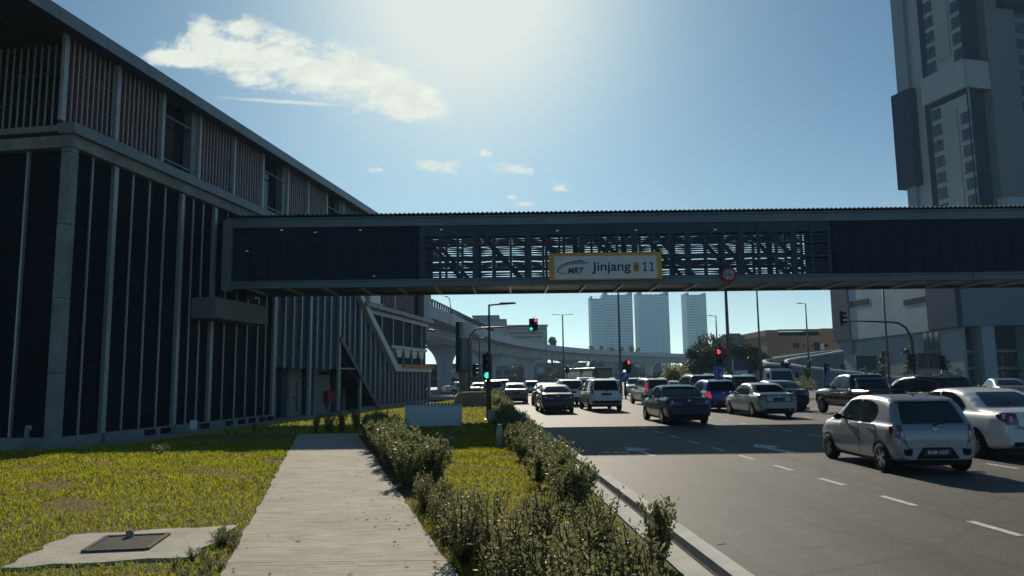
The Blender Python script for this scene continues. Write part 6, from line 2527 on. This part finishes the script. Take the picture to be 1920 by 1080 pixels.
# ------------------------------------------------------------------ motorcycles and riders
def skin_person(parent_loc, rz, label, shirt, pose='ride'):
    t = thing('person', label, 'person', parent_loc, rz)
    # joints: pelvis, chest, neck, head; arms forward to the bar; legs bent to the pegs
    J = [(0, 0, .82), (0, .10, 1.08), (0, .17, 1.30), (0, .19, 1.38)]
    E = [(0, 1), (1, 2), (2, 3)]
    Rd = [(.15, .12), (.17, .12), (.09, .09), (.055, .055)]
    for s in (-1, 1):
        b = len(J)
        J += [(s * .18, .17, 1.28), (s * .25, .30, 1.05), (s * .28, .52, 1.02), (s * .27, .58, 1.0)]
        Rd += [(.06, .06), (.047, .047), (.035, .035), (.035, .03)]
        E += [(2, b), (b, b + 1), (b + 1, b + 2), (b + 2, b + 3)]
        b = len(J)
        J += [(s * .11, .02, .80), (s * .17, .38, .72), (s * .17, .18, .36), (s * .17, .28, .30)]
        Rd += [(.10, .10), (.07, .07), (.05, .05), (.045, .04)]
        E += [(0, b), (b, b + 1), (b + 1, b + 2), (b + 2, b + 3)]
    me = bpy.data.meshes.new('body')
    me.from_pydata(J, E, [])
    o = place('body', me, t)
    me.materials.append(shirt)
    sk = o.modifiers.new('skin', 'SKIN')
    for i, r in enumerate(Rd):
        me.skin_vertices[0].data[i].radius = r
    me.skin_vertices[0].data[0].use_root = True
    o.modifiers.new('sub', 'SUBSURF').render_levels = 1
    hm = MB().lathe([(0, -.13), (.08, -.125), (.118, -.06), (.13, .02), (.115, .09), (.06, .135), (0, .145)], 'z', 16, (0, .20, 1.53))
    part('helmet', hm, M('helmet', (.03, .03, .035), .25), t, smooth=True)
    part('visor', MB().box(-.09, .09, .31, .33, 1.47, 1.56), car_glass, t)
    return t


def motorcycle(u, v, az, label):
    p = ground(u, v, ZR)
    t = thing('motorcycle', label, 'motorcycle', (p.x, p.y, ZR), az)
    for y in (-.62, .62):
        w = place('wheel', None, t)
        w.location = (0, y, .28)
        part('tyre', MB().lathe([(.23, -.04), (.27, -.04), (.285, 0), (.27, .04), (.23, .04), (.23, -.04)], 'x', 20), rubber, w, smooth=True)
        sp_ = MB().lathe([(.04, -.04), (.04, .04)], 'x', 10)
        for k in range(5):
            a = 2 * PI * k / 5
            sp_.bar((0, math.cos(a) * .03, math.sin(a) * .03), (0, math.cos(a) * .23, math.sin(a) * .23), .02, .02, up=(1, 0, 0))
        part('rim', sp_, rim_metal, w)
    part('body', MB().prism_z([(-.11, -.75), (.11, -.75), (.13, .1), (.06, .35), (-.06, .35), (-.13, .1)], .42, .68), M('motorcycle body', (.05, .012, .014), .3, coat=.5), t, bevel=.03)
    part('engine', MB().box(-.14, .14, -.1, .25, .22, .42), steel_dark, t, bevel=.03)
    part('seat', MB().prism_z([(-.12, -.65), (.12, -.65), (.11, .12), (-.11, .12)], .68, .76), black_plastic, t, bevel=.02)
    part('fork', MB().tube([(-.07, .64, .28), (-.07, .45, .95)], .025, 8).tube([(.07, .64, .28), (.07, .45, .95)], .025, 8), steel_grey, t)
    part('handlebar', MB().tube([(-.33, .46, 1.0), (-.1, .48, .97), (.1, .48, .97), (.33, .46, 1.0)], .018, 8), black_plastic, t)
    part('headlight', MB().lathe([(0, .1), (.08, .09), (.09, 0), (.05, -.06)], 'y', 14, (0, .52, .86)), tail_clear, t)
    part('tail_light', MB().box(-.05, .05, -.80, -.74, .60, .68), tail_red, t)
    part('mudguard', MB().box(-.06, .06, -.85, -.45, .54, .58), black_plastic, t)
    return p


p = motorcycle(1202, 745, R(190), 'small dark motorcycle carrying the rider in front of the white oncoming car')
skin_person((p.x, p.y, ZR), R(190), 'person in dark clothes and helmet riding the motorcycle by the white oncoming car', M('dark cloth', (.03, .03, .04), .9))
p = motorcycle(1046, 749, R(5), 'small motorcycle beside the white people carrier')
skin_person((p.x, p.y, ZR), R(5), 'person in grey jacket riding the motorcycle beside the white people carrier', M('grey cloth', (.10, .10, .11), .9))

# ------------------------------------------------------------------ plants
rng = np.random.default_rng(11)


def leaf_mat(name, a, b, tr=0.35, rough=0.5, scale=1.2, bright=None):
    m = M(name, a, rough, var=0.0, scale=scale, c2=b, translucent=tr, spec=0.18)
    return m


hedge_leaf = leaf_mat('hedge leaf', (0.085, 0.11, 0.042), (0.21, 0.225, 0.10), 0.5, 0.45, scale=9)
young_leaf = leaf_mat('young leaf', (0.18, 0.21, 0.06), (0.32, 0.31, 0.14), 0.5, 0.45, scale=9)
dry_leaf = leaf_mat('dry leaf', (0.22, 0.15, 0.08), (0.34, 0.25, 0.14), 0.5, 0.6, scale=9)
tree_leaf = leaf_mat('tree leaf', (0.018, 0.042, 0.016), (0.05, 0.085, 0.03), 0.25, 0.5, scale=0.6)
stem_mat = M('stem', (0.06, 0.05, 0.03), 0.8, var=0.3, scale=20)
grass_a = leaf_mat('grass blade', (0.29, 0.32, 0.017), (0.47, 0.46, 0.028), 0.55, 0.5, scale=1.1)
grass_c = leaf_mat('dark grass blade', (0.09, 0.12, 0.014), (0.16, 0.18, 0.02), 0.45, 0.5, scale=3.0)
grass_b = leaf_mat('dry grass blade', (0.36, 0.22, 0.04), (0.46, 0.30, 0.07), 0.5, 0.6, scale=2.0)


def grass_area(name, n, xs, ys, ok, hgt, wid, label, seed):
    g = np.random.default_rng(seed)
    V, A = [], []
    P = []
    while len(P) < n:
        y = ys[0] + (ys[1] - ys[0]) * g.random() ** 1.25
        x = xs[0] + (xs[1] - xs[0]) * g.random()
        if ok(x, y):
            q = math.sin(x * 1.3 + 1.1 * math.sin(y * .9)) * math.sin(y * 1.7 + .8 * math.sin(x * 1.1)) + .5 * math.sin(x * 3.7 + y * 2.9) + .35 * math.sin(x * 9.1 - y * 7.3)
            if q > 1.2 and g.random() < .5:
                continue
            P.append((x, y, gz(x, y)))
    P = np.array(P)
    far = np.clip(P[:, 1] / 12.0, 0.6, 2.0)[:, None]
    h = hgt * g.uniform(.45, 1.25, (n, 1)) * (0.75 + 0.25 * far)
    w = wid * g.uniform(.7, 1.3, (n, 1)) * far
    an = g.uniform(0, 2 * PI, n)
    dx = np.stack([np.cos(an), np.sin(an), np.zeros(n)], 1)
    ln = g.normal(0, .55, (n, 3))
    ln[:, 2] = 0
    # patches: bare, dry and green
    pn = np.sin(P[:, 0] * 1.3 + 1.1 * np.sin(P[:, 1] * .9)) * np.sin(P[:, 1] * 1.7 + .8 * np.sin(P[:, 0] * 1.1)) + .5 * np.sin(P[:, 0] * 3.7 + P[:, 1] * 2.9)
    h[pn > .75] *= .45
    V = np.empty((n, 3, 3))
    V[:, 0] = P - dx * w / 2
    V[:, 1] = P + dx * w / 2
    V[:, 2] = P + np.array([0, 0, 1.0]) * h + ln * h
    me = np_mesh(name, V.reshape(-1, 3), np.arange(n * 3).reshape(-1, 3), [grass_a, grass_b, grass_c], 3)
    mi = ((pn + g.normal(0, .45, n)) > .95).astype(np.int32)
    mi[g.random(n) < .3] = 2
    me.polygons.foreach_set('material_index', mi)
    o = place(name, me)
    o['kind'] = 'stuff'
    o['label'] = label
    o['category'] = 'grass'
    return o


def ok_left(x, y):
    if in_path(x, y) or in_poly(x, y, [tuple(p) for p in SLAB]):
        return False
    d = -(Vector((x, y, 0)) - ST.P).dot(ST.y)
    s = (Vector((x, y, 0)) - ST.P).dot(ST.s)
    if s > -1 and d < 2.1:
        return False
    return x < edge_pt(pl1, pl0, y) and abs(x) < 0.78 * y + .6


def ok_mid(x, y):
    return (not in_path(x, y)) and x > edge_pt(pr1, pr0, y) - .05 and x < kerb_x(y) - .68 and abs(x) < .75 * y


def ok_far(x, y):
    d = -(Vector((x, y, 0)) - ST.P).dot(ST.y)
    if y < PATH_END + .3 and x < edge_pt(pr1, pr0, y):
        return False
    return d > 2.2 and x < lawn_edge(y) - .1


grass_area('grass', 75000, (-15, -.5), (5.5, 21), ok_left, .05, .019, 'short yellow green turf left of the concrete path', 1)
grass_area('grass', 36000, (-1.5, 2.0), (5.0, 24), ok_mid, .055, .017, 'patchy green turf between the two hedges', 2)
grass_area('grass', 36000, (-13, 1.0), (22.5, 71), ok_far, .07, .02, 'sunlit green turf beyond the end of the path', 3)


def shrub_mesh(seed, h, r, nleaf, ln, wd):
    """upright leafy shrub: bent stems with leaves along them"""
    g = np.random.default_rng(seed)
    stm = MB()
    C, O = [], []
    ns = int(g.integers(9, 14))
    for k in range(ns):
        a = g.uniform(0, 2 * PI)
        lean = g.uniform(.15, 1.0) * r
        hh_ = h * g.uniform(.6, 1.05)
        pts = []
        for i in range(6):
            t = i / 5
            pts.append((math.cos(a) * lean * t ** .8 + g.normal(0, .012), math.sin(a) * lean * t ** .8 + g.normal(0, .012), hh_ * t))
        stm.tube(pts, [.008 * (1 - .7 * i / 5) + .002 for i in range(6)], 5)
        m = nleaf // ns
        tt = g.uniform(.12, 1.0, m) ** .75
        q = np.array([[np.interp(x, np.linspace(0, 1, 6), [p[c] for p in pts]) for c in range(3)] for x in tt])
        sp_ = g.normal(0, 1, (m, 3))
        sp_ /= np.linalg.norm(sp_, axis=1)[:, None]
        q += sp_ * g.uniform(0, .085, (m, 1))
        C.append(q)
        O.append(sp_ * .9)
    C, O = np.vstack(C), np.vstack(O)
    C[:, 2] = np.maximum(C[:, 2], .02)
    V, Fq = leaves(C, ln, wd, g, .35, O)
    return stm, V, Fq


def shrub_variant(name, seed, h, r, nleaf, ln, wd, mats):
    stm, V, Fq = shrub_mesh(seed, h, r, nleaf, ln, wd)
    fm = np_mesh('foliage', V, Fq, mats)
    g = np.random.default_rng(seed + 99)
    fm.polygons.foreach_set('material_index', g.choice(len(mats), len(Fq), p=([.66, .28, .06] if name == 'hedge' else [.48, .37, .15]) if len(mats) == 3 else [.7, .3]).astype(np.int32))
    sm = stm.mesh('stem', stem_mat)
    return fm, sm


HV = [shrub_variant('hedge', 30 + i,  .78, .38, 1350, .07, .036, [hedge_leaf, young_leaf, dry_leaf]) for i in range(5)]
LV = [shrub_variant('leggy', 60 + i, .62, .26, 420, .052, .022, [hedge_leaf, young_leaf, dry_leaf]) for i in range(6)]


def put_shrub(var, x, y, sc, label, group, name='shrub', z=None, sx=1.0):
    t = thing(name, label, 'shrub', (x, y, gz(x, y) if z is None else z), random.uniform(0, 6.28), group)
    t.scale = (sc * sx, sc * sx, sc)
    place('foliage', var[0], t)
    place('stem', var[1], t)
    return t


random.seed(21)
# left hedge, along the right-hand edge of the path
yv = 11.6
while yv < 22.5:
    x = edge_pt(pr1, pr0, yv) + random.uniform(.22, .42)
    put_shrub(random.choice(HV), x, yv, random.uniform(.72, .98) * (0.85 if yv < 13 else 1.0), 'leafy hedge shrub in the row along the path edge', 'hedge along the path')
    if random.random() < .3:
        put_shrub(random.choice(HV), x + random.uniform(.2, .35), yv + .2, random.uniform(.75, 1.0), 'leafy hedge shrub in the row along the path edge', 'hedge along the path')
    yv += random.uniform(.27, .4)
# right hedge, along the kerb
yv = 9.6
while yv < 44:
    x = kerb_x(yv) - random.uniform(.85, 1.1)
    sc = random.uniform(.6, .84)
    if yv > 26:
        sc *= 1.15
    put_shrub(random.choice(HV), x, yv, sc, 'leafy hedge shrub in the row behind the kerb', 'hedge along the kerb')
    if random.random() < .2 and yv < 30:
        put_shrub(random.choice(HV), x - random.uniform(.3, .55), yv + .25, sc * .9, 'leafy hedge shrub in the row behind the kerb', 'hedge along the kerb')
    yv += random.uniform(.28, .42) * (1 if yv < 26 else 1.35)
# loose leggy plants in the foreground bed
n = 0
tries = 0
while n < 128 and tries < 4000:
    tries += 1
    y = random.uniform(4.4, 10.2)
    xl, xr = edge_pt(pr1, pr0, y) + .12, kerb_x(y) - 1.02
    x = random.uniform(xl, xr) if random.random() < .75 else xl + random.uniform(0, .35)
    if y > 8.6 and xl + .7 < x < xr - .4:
        continue
    put_shrub(random.choice(LV), x, y, random.uniform(.45, .95) * (1.0 if y < 7.5 else .75), 'leggy young plant in the loose bed between path and kerb', 'young plants in the foreground bed', 'young_plant')
    n += 1
# the lone shrub at the kerb
p = ground(1238, 1062, 0)
put_shrub(HV[1], p.x + .02, p.y, .86, 'lone dark upright shrub right at the kerb in the foreground', None, sx=.62)
put_shrub(HV[3], p.x + .0, p.y + .02, .45, 'small low shrub under the lone upright kerb shrub', None, sx=.9)
# small clipped shrubs before the station doors
for u, v, s, lb in ((592, 812, .62, 'small round shrub before the station doors, nearest the recess edge'), (616, 812, .70, 'small round shrub before the station doors, middle of the three'), (641, 812, .72, 'small round shrub before the station doors, closest to the hedge'), (668, 808, .8, 'taller dark shrub where the hedge meets the path end'), (476, 812, .35, 'tiny sprout on the grass verge by the station wall')):
    p = ground(u, v, 0)
    put_shrub(random.choice(HV), p.x, p.y, s * 1.15, lb, None, sx=.72)
p = ground(301, 852, 0)
put_shrub(LV[2], p.x, p.y, .42, 'low weed clump on the turf edge before the dark station wall', None, sx=2.0)
# weeds along the slab and the left edge of the path
for k in range(26):
    y = random.uniform(5.8, 8.3)
    x = edge_pt(pl1, pl0, y) - abs(random.gauss(0, .22)) - .02
    put_shrub(random.choice(LV), x, y, random.uniform(.12, .24), 'low weed tuft between the manhole slab and the path', 'weeds at the path edge', 'weed', sx=1.7)
# thin spikes by the kerb far end
for k in range(8):
    y = random.uniform(30, 46)
    put_shrub(random.choice(HV), kerb_x(y) - random.uniform(.9, 1.3), y, random.uniform(1.0, 1.35), 'leafy hedge shrub in the row behind the kerb', 'hedge along the kerb')


def tree(x, y, z, h, cr, label, seed, nleaf=3500, leaf=.28, mats=None, trunk=.35, group=None, squash=.8, name='tree', low=.35):
    g = np.random.default_rng(seed)
    t = thing(name, label, 'tree', (x, y, z), 0, group)
    tk = MB()
    tk.tube([(0, 0, -.2), (g.normal(0, .1), g.normal(0, .1), h * .25), (g.normal(0, .2), g.normal(0, .2), h * .55)], [trunk, trunk * .75, trunk * .4], 8)
    cl = []
    for k in range(13):
        a, rr2 = g.uniform(0, 2 * PI), cr * math.sqrt(g.uniform(.02, .8))
        zc = h * (low + (1 - low) * g.uniform(.12, .86))
        f = 1 - .55 * ((zc / h - low) / (1 - low)) ** 2
        c = np.array([math.cos(a) * rr2 * f, math.sin(a) * rr2 * f, zc])
        cl.append((c, cr * g.uniform(.28, .5)))
        tk.tube([(0, 0, h * g.uniform(.2, .4)), tuple(c * .6 + np.array([0, 0, h * .14])), tuple(c)], [trunk * .35, trunk * .2, trunk * .06], 5)
    part('trunk', tk, bark, t)
    C = []
    for c, r in cl:
        m = int(nleaf / len(cl))
        d = g.normal(size=(m, 3))
        d /= np.linalg.norm(d, axis=1)[:, None]
        C.append(c + d * r * g.uniform(.45, 1.0, (m, 1)) ** .6 * np.array([1, 1, squash]))
    C = np.vstack(C)
    V, Fq = leaves(C, leaf, leaf * .55, g, .1)
    mats = mats or [tree_leaf, hedge_leaf]
    me = np_mesh('crown', V, Fq, mats)
    me.polygons.foreach_set('material_index', g.choice(len(mats), len(Fq), p=[.8, .2]).astype(np.int32))
    place('crown', me, t)
    return t


def tree_px(u, vt, Y, cw, label, seed, **k):
    p = at(u, 700, Y)
    zt_ = at(u, vt, Y).z
    return tree(p.x, Y, ZR, zt_ - ZR, cw * Y / F_PX / 2, label, seed, **k)


tree_px(1312, 648, 104, 80, 'dark green spreading tree nearest the narrow far tower', 1, nleaf=7000, leaf=.36)
tree_px(1352, 631, 110, 100, 'tallest dark green spreading tree behind the red signal and blue sign', 2, nleaf=8500, leaf=.36)
tree_px(1404, 646, 108, 84, 'dark green tree next to the grey building with the barred window', 3, nleaf=7000, leaf=.36)
tree_px(1268, 690, 98, 60, 'low yellow green bushy tree under the far end of the viaduct', 4, nleaf=2600, leaf=.3, mats=[young_leaf, tree_leaf], low=.1)
tree_px(1232, 696, 112, 40, 'low dark bushy tree left of the yellow green one', 5, nleaf=1600, leaf=.3, low=.1)
tree_px(1036, 628, 270, 24, 'lone round tree above the viaduct beside the cream block', 6, nleaf=1500, leaf=.6)
for i, (u, vt, Y, cw, lb) in enumerate(((1623, 676, 72, 18, 'thin sapling before the podium wall, left of the tall lamp'), (1657, 650, 64, 18, 'tall thin sapling right against the tall lamp pole before the podium'), (1706, 640, 66, 22, 'slender sapling behind the long mast arm pole'), (1516, 668, 84, 20, 'thin sapling before the curved ramp'), (1580, 678, 88, 16, 'small sapling before the lower ramp parapet'), (1776, 668, 70, 26, 'bushy young tree behind the sideways signal before the podium front'))):
    tree_px(u, vt, Y, cw, lb, 20 + i, nleaf=420, leaf=.2, trunk=.05, low=.25, squash=1.1)
tree_px(1500, 712, 80, 60, 'low green bush on the island behind the dark sedan', 31, nleaf=900, leaf=.16, trunk=.06, low=.05, mats=[young_leaf, tree_leaf])
# trees on the far side of the junction
random.seed(5)
for i in range(14):
    x = -75 + i * 15 + random.uniform(-4, 4)
    y = 255 + random.uniform(-12, 20)
    tree(x, y, -.9, random.uniform(5.0, 8.0), random.uniform(3, 5), 'dark distant roadside tree beyond the viaduct', 50 + i, nleaf=800, leaf=.7, group='distant trees beyond the viaduct')
for i, (u, vt) in enumerate(((1112, 641), (1128, 645), (1148, 640), (1166, 646), (1196, 644), (1184, 643))):
    tree_px(u, vt, 420, 16, 'dark distant tree at the foot of the hazy apartment towers', 80 + i, nleaf=500, leaf=1.0, group='distant trees at the tower feet')

# fallen leaves and crumbs on the path and slab
lit = MB()
random.seed(9)
for k in range(260):
    y = 3.5 + 18 * random.random() ** 1.6
    e = random.random()
    xl, xr = edge_pt(pl1, pl0, y), edge_pt(pr1, pr0, y)
    x = xr - abs(random.gauss(0, .35)) if e < .6 else (xl + abs(random.gauss(0, .2)) if e < .8 else random.uniform(xl, xr))
    if not xl < x < xr:
        continue
    a, l_ = random.uniform(0, 6.28), random.uniform(.012, .04)
    c_, s_ = math.cos(a) * l_, math.sin(a) * l_
    z = ZP + .004
    lit.add([(x - c_, y - s_, z), (x + s_ * .4, y - c_ * .4, z + .006), (x + c_, y + s_, z + random.uniform(0, .012)), (x - s_ * .4, y + c_ * .4, z + .003)], [(0, 1, 2, 3)])
lo_ = part('leaf_litter', lit, M('fallen leaf', (0.10, 0.075, 0.04), 0.8, var=0.4, scale=8))
lo_['kind'] = 'stuff'
lo_['label'] = 'small fallen leaves scattered on the concrete path'

# ------------------------------------------------------------------ hazy air
hz = MB().box(-500, 700, -60, 1250, -4, 160)
ho = part('haze', hz, [], None)
hm_ = bpy.data.materials.new('haze')
hm_.use_nodes = True
N = hm_.node_tree.nodes
N.remove(N['Principled BSDF'])
pv = N.new('ShaderNodeVolumePrincipled')
pv.inputs['Color'].default_value = (0.50, 0.80, 1.0, 1)
pv.inputs['Density'].default_value = 0.00034
pv.inputs['Anisotropy'].default_value = 0.0
hm_.node_tree.links.new(pv.outputs[0], N['Material Output'].inputs['Volume'])
ho.data.materials.append(hm_)
ho['kind'] = 'stuff'
ho['label'] = 'pale bluish haze in the air over the junction'
scene.cycles.volume_bounces = 1
scene.cycles.max_bounces = 8
